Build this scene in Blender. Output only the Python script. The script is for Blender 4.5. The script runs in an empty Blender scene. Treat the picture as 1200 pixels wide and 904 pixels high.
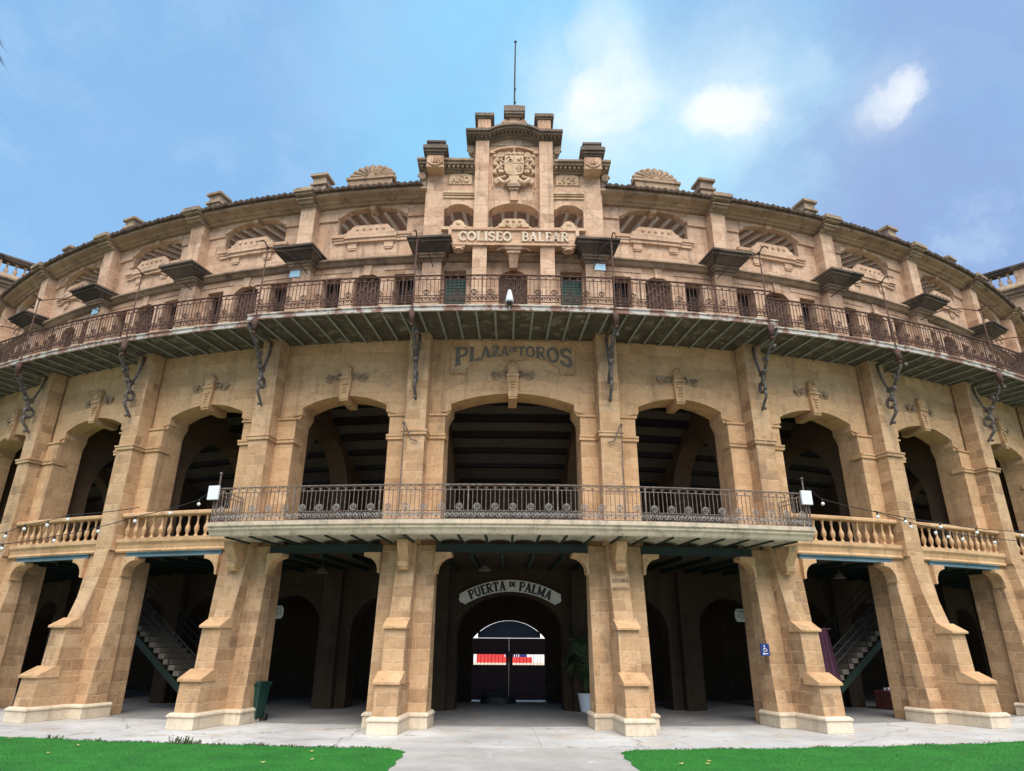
import bpy, bmesh, math, random
from math import sin, cos, pi, radians as RD
from mathutils import Matrix, Vector
random.seed(7)
S = bpy.context.scene
COL = S.collection

# ------------------------------------------------------------------ camera
cam = bpy.data.objects.new('camera', bpy.data.cameras.new('camera'))
COL.objects.link(cam)
cam.data.sensor_fit = 'HORIZONTAL'; cam.data.sensor_width = 36.0
cam.data.lens = 782.05 / 1200 * 36.0
cam.data.clip_start = 0.1; cam.data.clip_end = 3000
cam.matrix_world = (Matrix.Translation((-0.2147, -59.226, 2.08)) @ Matrix.Rotation(-0.009344, 4, 'Z')
                    @ Matrix.Rotation(pi/2 + 0.36887, 4, 'X') @ Matrix.Rotation(0.00662, 4, 'Z'))
S.camera = cam

# ------------------------------------------------------------------ light and exposure
SUN_EL, SUN_AZ = 55.0, 172.0          # degrees; azimuth clockwise from +Y, the sun stands behind the camera
EXPOSURE = 1.26
SKY = 0.10
S.view_settings.view_transform = 'Standard'; S.view_settings.look = 'None'
S.view_settings.gamma = 1.0; S.view_settings.use_curve_mapping = False
S.view_settings.exposure = EXPOSURE
sl = bpy.data.lights.new('sun', 'SUN'); sl.energy = 2.2; sl.angle = RD(58); sl.color = (1.0, 0.94, 0.86)
so = bpy.data.objects.new('sun', sl); COL.objects.link(so)
sd = Vector((sin(RD(SUN_AZ))*cos(RD(SUN_EL)), cos(RD(SUN_AZ))*cos(RD(SUN_EL)), sin(RD(SUN_EL))))
so.rotation_euler = (-sd).to_track_quat('-Z', 'Y').to_euler()

W = bpy.data.worlds.new('World'); S.world = W; W.use_nodes = True

class NT:
    """small helper for building node trees"""
    def __init__(self, tree):
        self.t = tree; tree.nodes.clear()
    def n(self, typ, **kw):
        nd = self.t.nodes.new(typ)
        for k, v in kw.items(): setattr(nd, k, v)
        return nd
    def put(self, sock, v):
        if isinstance(v, bpy.types.NodeSocket): self.t.links.new(v, sock)
        elif v is not None:
            if hasattr(sock.default_value, '__len__') and not hasattr(v, '__len__'): v = (v,)*len(sock.default_value)
            if hasattr(v, '__len__') and len(sock.default_value) == 4 and len(v) == 3: v = (*v, 1)
            sock.default_value = v
    def m(self, op, a, b=None, c=None, clamp=False):
        nd = self.n('ShaderNodeMath', operation=op, use_clamp=clamp)
        for i, x in enumerate((a, b, c)):
            if x is not None: self.put(nd.inputs[i], x)
        return nd.outputs[0]
    def vm(self, op, a, b=None, scale=None):
        nd = self.n('ShaderNodeVectorMath', operation=op)
        self.put(nd.inputs[0], a)
        if b is not None: self.put(nd.inputs[1], b)
        if scale is not None: self.put(nd.inputs['Scale'], scale)
        return nd.outputs['Value'] if op in ('DOT_PRODUCT', 'LENGTH') else nd.outputs[0]
    def mix(self, fac, a, b, blend='MIX'):
        nd = self.n('ShaderNodeMix', data_type='RGBA', blend_type=blend)
        self.put(nd.inputs[0], fac); self.put(nd.inputs[6], a); self.put(nd.inputs[7], b)
        return nd.outputs[2]
    def noise(self, vec, scale, detail=4, rough=.55, col=False):
        nd = self.n('ShaderNodeTexNoise')
        if vec is not None: self.put(nd.inputs['Vector'], vec)
        nd.inputs['Scale'].default_value = scale; nd.inputs['Detail'].default_value = detail
        nd.inputs['Roughness'].default_value = rough
        return nd.outputs['Color' if col else 'Fac']
    def ramp(self, fac, stops):
        nd = self.n('ShaderNodeValToRGB'); self.put(nd.inputs[0], fac)
        el = nd.color_ramp.elements
        while len(el) < len(stops): el.new(0.5)
        for e, (p, c) in zip(el, stops):
            e.position = p
            e.color = (*c, 1) if hasattr(c, '__len__') else (c, c, c, 1)
        return nd.outputs[0]
    def rng(self, v, a, b, c=0.0, d=1.0, smooth=False):
        nd = self.n('ShaderNodeMapRange', clamp=True)
        if smooth: nd.interpolation_type = 'SMOOTHSTEP'
        for i, x in enumerate((v, a, b, c, d)): self.put(nd.inputs[i], x)
        return nd.outputs[0]
    def comb(self, x, y, z):
        nd = self.n('ShaderNodeCombineXYZ')
        for i, v in enumerate((x, y, z)): self.put(nd.inputs[i], v)
        return nd.outputs[0]
    def sep(self, v):
        nd = self.n('ShaderNodeSeparateXYZ'); self.put(nd.inputs[0], v); return nd.outputs

def build_sky():
    w = NT(W.node_tree)
    k = 1.0 / (SKY * 2**EXPOSURE)               # a display value times k is the node value that shows it
    sky = w.n('ShaderNodeTexSky', sky_type='NISHITA'); sky.sun_disc = False
    sky.sun_elevation = RD(SUN_EL); sky.sun_rotation = RD(SUN_AZ)
    d = w.n('ShaderNodeTexCoord').outputs['Generated']
    nz = w.noise(d, 4.5, 7, .62, True)
    nz2 = w.noise(d, 14.0, 6, .65, True)
    dd = w.vm('ADD', d, w.vm('SCALE', w.vm('SUBTRACT', nz, (.5, .5, .5)), scale=.17))
    dd = w.vm('NORMALIZE', w.vm('ADD', dd, w.vm('SCALE', w.vm('SUBTRACT', nz2, (.5, .5, .5)), scale=.07)))
    d2 = w.vm('ADD', d, w.vm('SCALE', w.vm('SUBTRACT', nz, (.5, .5, .5)), scale=.085))
    d2 = w.vm('NORMALIZE', w.vm('ADD', d2, w.vm('SCALE', w.vm('SUBTRACT', nz2, (.5, .5, .5)), scale=.045)))
    def blob(v, r0, r1, src=dd):
        l = math.sqrt(sum(x*x for x in v)); v = tuple(x/l for x in v)
        return w.rng(w.vm('DOT_PRODUCT', src, v), cos(RD(r1)), cos(RD(r0)), smooth=True)
    K = lambda *c: tuple(x*k for x in c)
    cl = w.noise(w.vm('MULTIPLY', dd, (1, 1, 1.6)), 2.3, 8, .58)            # broad soft cloud sheet
    cl2 = w.noise(w.vm('ADD', w.vm('MULTIPLY', dd, (1, 1, 1.5)), (4.2, 1.7, 2.9)), 5.5, 8, .62)
    col = w.mix(.82, sky.outputs[0], K(.280, .560, .915))
    col = w.mix(w.m('MULTIPLY', w.rng(cl, .42, .66, smooth=True), .75), col, K(.375, .575, .90))
    col = w.mix(w.m('MULTIPLY', w.rng(cl2, .50, .70, smooth=True), .35), col, K(.47, .68, .96))
    cy = blob((.10, .70, .68), 2, 26)
    col = w.mix(w.m('MULTIPLY', cy, w.rng(cl2, .3, .6, .85, .50)), col, K(.335, .755, 1.05))
    hz = blob((.17, .74, .64), 1, 13); hz = w.m('MAXIMUM', hz, w.m('MULTIPLY', blob((.33, .70, .63), 1, 12), .9))
    col = w.mix(w.m('MULTIPLY', hz, w.rng(cl2, .32, .60, .30, .80)), col, K(.60, .90, 1.06))
    gl = w.m('MAXIMUM', w.m('MAXIMUM', blob((.52, .70, .49), 2, 18), blob((.54, .53, .65), 1, 13)), w.m('MULTIPLY', blob((.30, .58, .75), 1, 10), .55))
    col = w.mix(w.m('MULTIPLY', gl, w.rng(cl2, .30, .62, .95, .55)), col, K(.320, .440, .745))
    wl = w.m('MULTIPLY', blob((.60, .68, .42), 1, 9), w.rng(cl2, .45, .62, smooth=True))
    col = w.mix(w.m('MULTIPLY', wl, .5), col, K(.60, .74, .95))
    br = None
    for v, r1, am in (((.140, .698, .701), 2.9, 1), ((.120, .710, .692), 2.6, .9), ((.118, .735, .665), 2.6, .45), ((.262, .704, .66), 1.8, .85), ((.285, .695, .660), 1.8, .85), ((.308, .687, .657), 1.6, .7), ((.33, .678, .655), 1.6, .45),
                      ((.486, .615, .628), 1.0, .8), ((.475, .625, .622), 1.15, .85), ((.463, .635, .615), 1.15, .75), ((.450, .645, .609), 1.1, .5), ((.436, .655, .602), 1.2, .3), ((.131, .641, .756), 2.6, .6), ((.385, .624, .68), 1.4, .35), ((.30, .615, .73), 3.0, .28)):
        b = w.m('MULTIPLY', w.m('POWER', blob(v, 0, r1*1.7, d2), 1.3), am)
        b = w.m('MAXIMUM', b, w.m('MULTIPLY', blob(v, 0, r1*(3.2 if v[0] < .4 else 3.4), d2), am*(.27 if v[0] < .4 else .22)))
        br = b if br is None else w.m('SUBTRACT', w.m('ADD', br, b), w.m('MULTIPLY', br, b))
    br = w.m('MULTIPLY', w.m('MULTIPLY', br, br), w.rng(cl2, .32, .58, .45, .90))
    col = w.mix(w.m('MINIMUM', br, 1.0), col, K(1.05, 1.08, 1.10))
    bg = w.n('ShaderNodeBackground'); w.put(bg.inputs[0], col); bg.inputs[1].default_value = SKY
    w.t.links.new(bg.outputs[0], w.n('ShaderNodeOutputWorld').inputs[0])
build_sky()

# ------------------------------------------------------------------ materials
def new_mat(name):
    m = bpy.data.materials.new(name); m.use_nodes = True
    t = NT(m.node_tree)
    p = t.n('ShaderNodeBsdfPrincipled'); o = t.n('ShaderNodeOutputMaterial')
    t.t.links.new(p.outputs[0], o.inputs[0])
    return m, t, p
def objco(t): return t.n('ShaderNodeTexCoord').outputs['Object']
def bump(t, p, h, strength=.5, dist=.02):
    b = t.n('ShaderNodeBump'); b.inputs['Strength'].default_value = strength; b.inputs['Distance'].default_value = dist
    t.put(b.inputs['Height'], h); t.put(p.inputs['Normal'], b.outputs[0])

def stone(name, tones, mortar, bw=.66, rh=.33, mort=.012, joint=.5, pit=.5, streak=.35, dark=(.10, .075, .055), darkamt=.25, bmp=.55):
    """ashlar: block-to-block tone, joints, mottling, pits and rain streaks (wear in the stone itself)"""
    m, t, p = new_mat(name)
    co = objco(t); x, y, z = t.sep(co)
    rnd = t.n('ShaderNodeObjectInfo').outputs['Random']
    vt = t.n('ShaderNodeVectorTransform', vector_type='NORMAL', convert_from='WORLD', convert_to='OBJECT')
    t.put(vt.inputs[0], t.n('ShaderNodeNewGeometry').outputs['True Normal'])
    nx, ny, nz = t.sep(vt.outputs[0])
    side = t.m('GREATER_THAN', t.m('ABSOLUTE', nx), t.m('ABSOLUTE', ny))
    u = t.m('ADD', t.m('MULTIPLY', side, t.m('SUBTRACT', y, x)), x)
    wob = t.noise(co, 2.5, 2, .5); wob2 = t.noise(co, 7.0, 3, .6)
    u = t.m('ADD', t.m('ADD', u, t.m('MULTIPLY', rnd, 13.0)), t.m('ADD', t.m('MULTIPLY', wob, .09), t.m('MULTIPLY', wob2, .05)))
    v = t.m('ADD', z, t.m('ADD', t.m('MULTIPLY', t.noise(co, 1.7, 2, .5), .07), t.m('MULTIPLY', t.noise(t.vm('ADD', co, (7, 3, 5)), 6.0, 3, .6), .045)))
    br = t.n('ShaderNodeTexBrick'); br.offset = .43; br.squash = 1.35; br.squash_frequency = 3
    t.put(br.inputs['Vector'], t.comb(u, v, 0))
    t.put(br.inputs['Color1'], (0, 0, 0)); t.put(br.inputs['Color2'], (1, 1, 1)); t.put(br.inputs['Mortar'], (.5, .5, .5))
    br.inputs['Scale'].default_value = 1; br.inputs['Mortar Size'].default_value = mort; br.inputs['Mortar Smooth'].default_value = .6
    br.inputs['Brick Width'].default_value = bw; br.inputs['Row Height'].default_value = rh; br.inputs['Bias'].default_value = 0
    n = len(tones)
    off = t.comb(t.m('MULTIPLY', rnd, 31.0), t.m('MULTIPLY', rnd, 17.0), 0)
    wc = t.vm('ADD', co, off)
    big = t.noise(wc, .55, 5, .6)
    med = t.noise(t.vm('MULTIPLY', wc, (1.6, 1.6, 3.4)), 1.0, 5, .65)
    tone = t.m('ADD', t.m('MULTIPLY', br.outputs['Color'], .52), t.m('ADD', t.m('MULTIPLY', t.rng(big, .3, .7), .20), t.m('MULTIPLY', t.rng(med, .28, .72), .28)))
    col = t.ramp(tone, [(i/(n-1), c) for i, c in enumerate(tones)])
    fine = t.noise(wc, 9, 6, .7)
    col = t.mix(.55, col, t.ramp(fine, [(.25, .64), (.5, 1.0), (.75, 1.20)]), 'MULTIPLY')
    jn = t.m('MULTIPLY', br.outputs['Fac'], t.rng(t.noise(wc, 3.1, 4, .65), .36, .62, .15, 1.0))
    col = t.mix(t.m('MULTIPLY', jn, joint), col, mortar)
    sv = t.vm('MULTIPLY', wc, (2.4, 2.4, .22))
    st = t.rng(t.noise(sv, 1.0, 5, .65), .50, .74, smooth=True)
    col = t.mix(t.m('MULTIPLY', st, streak), col, dark)
    gr = t.rng(t.noise(wc, 1.7, 7, .74), .51, .70, smooth=True)
    col = t.mix(t.m('MULTIPLY', gr, darkamt), col, dark)
    vo = t.n('ShaderNodeTexVoronoi'); t.put(vo.inputs['Vector'], wc); vo.inputs['Scale'].default_value = 8.5
    vo.inputs['Randomness'].default_value = 1
    pm = t.m('MULTIPLY', t.rng(vo.outputs['Distance'], .08, .22, 1, 0), t.rng(t.noise(wc, 3.1, 4), .50, .60))
    col = t.mix(t.m('MULTIPLY', pm, pit), col, tuple(c*.55 for c in dark))
    t.put(p.inputs['Base Color'], col); p.inputs['Roughness'].default_value = .93
    p.inputs['Specular IOR Level'].default_value = .2
    h = t.m('SUBTRACT', t.m('MULTIPLY', fine, .55), t.m('MULTIPLY', jn, .8))
    h = t.m('SUBTRACT', t.m('ADD', h, t.m('MULTIPLY', t.noise(wc, 30, 4, .6), .3)), t.m('MULTIPLY', pm, .9))
    bump(t, p, h, bmp, .03)
    return m

def mottled(name, c1, c2, scale=3.0, rough=.8, metal=0.0, spots=None, spotamt=.5, spotscale=5.0, bmp=.3, bscale=25, stretch=(1, 1, 1), thr=(.52, .66)):
    m, t, p = new_mat(name)
    co = t.vm('MULTIPLY', objco(t), stretch)
    rnd = t.n('ShaderNodeObjectInfo').outputs['Random']
    co = t.vm('ADD', co, t.comb(t.m('MULTIPLY', rnd, 23.0), t.m('MULTIPLY', rnd, 11.0), 0))
    f = t.noise(co, scale, 6, .65)
    col = t.mix(t.rng(f, .3, .7), c1, c2)
    if spots:
        s = t.rng(t.noise(co, spotscale, 5, .7), thr[0], thr[1], smooth=True)
        col = t.mix(t.m('MULTIPLY', s, spotamt), col, spots)
    t.put(p.inputs['Base Color'], col); p.inputs['Roughness'].default_value = rough; p.inputs['Metallic'].default_value = metal
    if bmp: bump(t, p, t.noise(co, bscale, 5, .65), bmp, .02)
    return m

M = {}
M['low'] = stone('pier stone', [(0.213, 0.128, 0.074), (0.395, 0.239, 0.130), (0.504, 0.307, 0.162), (0.582, 0.377, 0.216), (0.380, 0.212, 0.107)], (0.645, 0.443, 0.277), .56, .33, .018, .7, .6, .40, darkamt=.38)
M['mid'] = stone('wall stone', [(0.375, 0.212, 0.108), (0.551, 0.331, 0.170), (0.645, 0.401, 0.219), (0.479, 0.272, 0.131)], (0.353, 0.208, 0.111), .9, .36, .008, .45, .55, .36, darkamt=.30)
M['up'] = stone('upper stone', [(0.299, 0.170, 0.105), (0.536, 0.337, 0.213), (0.658, 0.442, 0.293), (0.443, 0.252, 0.154)], (0.309, 0.191, 0.118), .66, .38, .012, .55, .9, .55, darkamt=.50)
M['trim'] = stone('trim stone', [(0.461, 0.302, 0.182), (0.568, 0.396, 0.247), (0.637, 0.455, 0.290), (0.500, 0.327, 0.197)], (0.421, 0.286, 0.177), 1.6, .6, .005, .15, .5, .35, darkamt=.25)
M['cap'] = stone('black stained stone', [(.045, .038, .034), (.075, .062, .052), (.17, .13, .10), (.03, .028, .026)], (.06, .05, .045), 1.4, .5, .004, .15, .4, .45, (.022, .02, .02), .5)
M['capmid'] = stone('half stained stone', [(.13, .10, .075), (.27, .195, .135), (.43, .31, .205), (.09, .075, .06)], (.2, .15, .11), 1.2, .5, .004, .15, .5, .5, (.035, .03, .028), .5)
M['corn'] = stone('stained and shaded stone', [(.20, .135, .085), (.33, .22, .14), (.42, .29, .185), (.25, .165, .105)], (.2, .14, .09), 1.3, .5, .005, .3, .5, .6, (.05, .04, .034), .45)  # brown of real stain, with the cornice soffit's shade mixed into the colour
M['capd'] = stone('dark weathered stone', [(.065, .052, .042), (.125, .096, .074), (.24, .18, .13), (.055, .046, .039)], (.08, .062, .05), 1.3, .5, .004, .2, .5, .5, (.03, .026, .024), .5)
M['plinth'] = stone('plinth limestone', [(.58, .46, .33), (.68, .57, .42), (.62, .50, .36)], (.42, .33, .25), 1.1, .8, .006, .5, .3, .45, (.33, .20, .12), .35)
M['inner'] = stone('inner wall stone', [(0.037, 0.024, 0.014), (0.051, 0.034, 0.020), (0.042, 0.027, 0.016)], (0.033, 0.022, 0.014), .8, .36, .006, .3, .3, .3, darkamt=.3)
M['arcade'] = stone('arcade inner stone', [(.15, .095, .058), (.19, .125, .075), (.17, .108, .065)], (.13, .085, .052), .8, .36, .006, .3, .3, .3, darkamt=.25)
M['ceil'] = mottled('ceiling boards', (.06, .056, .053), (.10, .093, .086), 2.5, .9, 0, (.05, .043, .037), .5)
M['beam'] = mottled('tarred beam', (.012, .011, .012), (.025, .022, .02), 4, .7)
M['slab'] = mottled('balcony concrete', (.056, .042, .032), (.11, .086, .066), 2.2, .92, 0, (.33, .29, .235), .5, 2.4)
M['joist'] = mottled('grey green steel', (.20, .20, .185), (.31, .305, .28), 4, .7, 0, (.15, .11, .085), .5, 6)
M['rim'] = mottled('flaking rim paint', (.42, .38, .33), (.56, .52, .46), 3, .8, 0, (.22, .10, .065), .92, 2.2, thr=(.44, .56))
M['rust'] = mottled('rusty iron', (.05, .021, .014), (.10, .045, .028), 6, .85, 0, (.19, .115, .08), .5, 8)
M['iron'] = mottled('brown iron', (.10, .066, .05), (.19, .135, .105), 7, .75, 0, (.42, .37, .33), .45, 9)
M['whiteiron'] = mottled('pale painted iron', (.14, .105, .085), (.40, .375, .35), 8, .75, 0, (.15, .09, .06), .85, 9)
M['bracket'] = mottled('old bracket iron', (.075, .058, .05), (.15, .12, .105), 7, .7, .1, (.40, .36, .34), .5, 9)
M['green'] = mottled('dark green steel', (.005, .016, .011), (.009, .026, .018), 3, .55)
M['teal'] = mottled('blue green steel', (.10, .17, .195), (.145, .23, .255), 2, .6, 0, (.10, .12, .12), .6, 3)
M['plaster'] = mottled('vault plaster', (.42, .38, .30), (.60, .55, .45), 2, .9, 0, (.16, .14, .11), .6, 3)
M['cornice'] = stone('balcony edge stone', [(.56, .43, .30), (.66, .53, .39), (.60, .46, .33)], (.42, .32, .23), 2.4, .9, .005, .4, .2, .6, (.15, .125, .09), .55)
M['tile'] = mottled('roof tile', (.07, .048, .036), (.16, .10, .07), 4, .9, 0, (.04, .037, .034), .7, 3)
M['wood'] = mottled('brown planks', (.30, .165, .105), (.42, .245, .16), 3, .8, 0, (.07, .045, .035), .6, 3, stretch=(1, .25, 4))
M['rafter'] = mottled('pale rafter', (.60, .50, .40), (.74, .63, .52), 4, .8)
M['doorwood'] = mottled('weathered door wood', (.085, .045, .03), (.16, .09, .06), 5, .8, stretch=(5, 1, .6))
M['shutter'] = mottled('green shutter', (.03, .085, .07), (.06, .14, .115), 4, .7, 0, (.12, .09, .06), .5, 5)
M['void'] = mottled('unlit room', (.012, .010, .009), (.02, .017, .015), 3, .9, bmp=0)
M['gate'] = mottled('dark red gate', (.045, .006, .006), (.07, .010, .010), 3, .55)
M['sign'] = mottled('cream sign board', (.60, .585, .48), (.70, .68, .56), 3, .6, 0, (.32, .30, .24), .3)
M['ink'] = mottled('black paint', (.014, .013, .013), (.022, .02, .02), 5, .6)
M['letter'] = mottled('grey letter paint', (.135, .112, .094), (.19, .158, .13), 6, .8, 0, (.36, .25, .15), .55, 7, .8)
M['white'] = mottled('white paint', (.68, .69, .71), (.78, .78, .79), 3, .5, bmp=.05)
M['bulb'] = mottled('frosted bulb', (.80, .80, .77), (.85, .85, .82), 3, .25, bmp=0)
M['cable'] = mottled('black cable', (.012, .012, .012), (.02, .02, .02), 5, .6, bmp=0)
M['bin'] = mottled('green bin plastic', (.007, .042, .030), (.012, .055, .040), 3, .45, bmp=.05)
M['pot'] = mottled('pot glaze', (.80, .83, .86), (.86, .88, .90), 2, .35, bmp=0)
M['leaf'] = mottled('palm leaf', (.03, .055, .02), (.07, .105, .035), 6, .6)
M['trunk'] = mottled('palm trunk bark', (.10, .075, .055), (.19, .15, .11), 8, .95, bmp=.8, stretch=(1, 1, 4))
M['sand'] = mottled('arena sand', (.50, .40, .28), (.58, .47, .34), 1, .95)
M['barrier'] = mottled('red barrier paint', (.50, .022, .02), (.60, .035, .03), 2, .6)
M['whitewash'] = mottled('whitewash', (.76, .76, .76), (.82, .82, .81), 2, .9)
M['blue'] = mottled('blue enamel', (.012, .03, .16), (.018, .04, .20), 3, .4, bmp=0)
M['cloth'] = mottled('purple cloth', (.045, .012, .028), (.07, .02, .042), 4, .9)
M['redwood'] = mottled('red crate paint', (.17, .05, .04), (.24, .08, .06), 5, .7, stretch=(6, 1, 1))
M['plate'] = mottled('pale blue plate', (.42, .68, .80), (.55, .78, .88), 8, .35, bmp=0)
M['step'] = mottled('stair concrete', (.12, .10, .08), (.17, .145, .115), 5, .9)
M['bag'] = mottled('grey plastic sheet', (.05, .048, .045), (.10, .095, .09), 8, .5, bmp=.8, bscale=9)
M['dry'] = mottled('dry leaf', (.42, .33, .10), (.55, .45, .16), 9, .8)
M['weed'] = mottled('weed green', (.045, .075, .02), (.09, .10, .035), 9, .8)
M['blade'] = mottled('turf fibre', (.012, .155, .010), (.028, .245, .019), 9, .6, bmp=0)

def mat_pave():
    m, t, p = new_mat('worn concrete paving')
    co = objco(t)
    col = t.mix(t.rng(t.noise(co, .35, 6, .62), .34, .66), (.40, .385, .36), (.62, .60, .565))
    col = t.mix(t.m('MULTIPLY', t.rng(t.noise(co, 1.1, 6, .7), .48, .66, smooth=True), .6), col, (.50, .40, .31))
    col = t.mix(t.m('MULTIPLY', t.rng(t.noise(co, 2.3, 6, .7), .55, .70, smooth=True), .65), col, (.20, .18, .16))
    col = t.mix(.4, col, t.ramp(t.noise(co, 24, 5, .7), [(.3, .72), (.7, 1.15)]), 'MULTIPLY')
    cr = t.n('ShaderNodeTexVoronoi', feature='DISTANCE_TO_EDGE')
    t.put(cr.inputs['Vector'], t.vm('ADD', co, t.vm('SCALE', t.noise(co, 1.5, 4, .6, True), scale=.9))); cr.inputs['Scale'].default_value = .16
    ck = t.rng(cr.outputs['Distance'], .0012, .005, 1, 0)
    px, py, pz = t.sep(co); rad = t.vm('LENGTH', t.comb(px, py, 0)); ang = t.m('ARCTAN2', px, t.m('MULTIPLY', py, -1))
    jl = t.rng(t.m('ABSOLUTE', t.m('SUBTRACT', t.m('FRACT', t.m('ADD', t.m('MULTIPLY', ang, 13.0), .31)), .5)), .0022, .0045, 1, 0)
    jl = t.m('MAXIMUM', jl, t.rng(t.m('ABSOLUTE', t.m('SUBTRACT', rad, 42.25)), .012, .028, 1, 0))
    ck = t.m('MAXIMUM', ck, t.m('MULTIPLY', jl, t.rng(t.noise(co, 2.0, 3), .35, .6, .2, .9)))
    col = t.mix(t.m('MULTIPLY', ck, .65), col, (.12, .10, .085))
    t.put(p.inputs['Base Color'], col)
    t.put(p.inputs['Roughness'], t.rng(t.noise(co, .8, 4), .35, .65, .45, .85))
    bump(t, p, t.noise(co, 18, 6, .7), .25, .02)
    return m
M['pave'] = mat_pave()
def mat_path():
    m, t, p = new_mat('concrete path')
    co = objco(t)
    col = t.mix(t.rng(t.noise(co, .8, 6, .65), .34, .66), (.34, .31, .275), (.47, .435, .39))
    col = t.mix(t.m('MULTIPLY', t.rng(t.noise(co, .9, 5, .7), .60, .66, smooth=True), .6), col, (.56, .54, .50))
    col = t.mix(t.m('MULTIPLY', t.rng(t.noise(co, 3.3, 6, .7), .57, .72, smooth=True), .5), col, (.23, .20, .17))
    col = t.mix(.5, col, t.ramp(t.noise(co, 30, 5, .7), [(.3, .7), (.7, 1.15)]), 'MULTIPLY')
    t.put(p.inputs['Base Color'], col); p.inputs['Roughness'].default_value = .85
    bump(t, p, t.noise(co, 22, 6, .7), .35, .02)
    return m
M['path'] = mat_path()
def mat_turf():
    m, t, p = new_mat('artificial turf')
    co = objco(t)
    col = t.mix(t.rng(t.noise(co, 1.2, 5, .6), .34, .66), (.012, .155, .010), (.026, .235, .017))
    col = t.mix(.6, col, t.ramp(t.noise(co, 60, 3, .7), [(.3, .45), (.7, 1.4)]), 'MULTIPLY')
    t.put(p.inputs['Base Color'], col); p.inputs['Roughness'].default_value = .75
    bump(t, p, t.noise(co, 70, 3, .7), .9, .03)
    return m
M['turf'] = mat_turf()
M['shadefloor'] = mottled('shaded arcade floor', (.20, .19, .18), (.31, .295, .28), .8, .75, 0, (.38, .365, .35), .5, .7)  # darker concrete: the arcade's shade is put into the floor colour
M['earth'] = mottled('dusty ground', (.25, .22, .18), (.33, .29, .24), .3, .95)
def mat_screen():
    m, t, p = new_mat('grey translucent sheet')
    tr = t.n('ShaderNodeBsdfTranslucent'); tr.inputs[0].default_value = (.20, .225, .27, 1)
    mx = t.n('ShaderNodeMixShader'); mx.inputs[0].default_value = .6
    p.inputs['Base Color'].default_value = (.06, .07, .09, 1)
    t.t.links.new(p.outputs[0], mx.inputs[1]); t.t.links.new(tr.outputs[0], mx.inputs[2])
    o = [n for n in t.t.nodes if n.type == 'OUTPUT_MATERIAL'][0]; t.t.links.new(mx.outputs[0], o.inputs[0])
    return m
M['screen'] = mat_screen()

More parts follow.
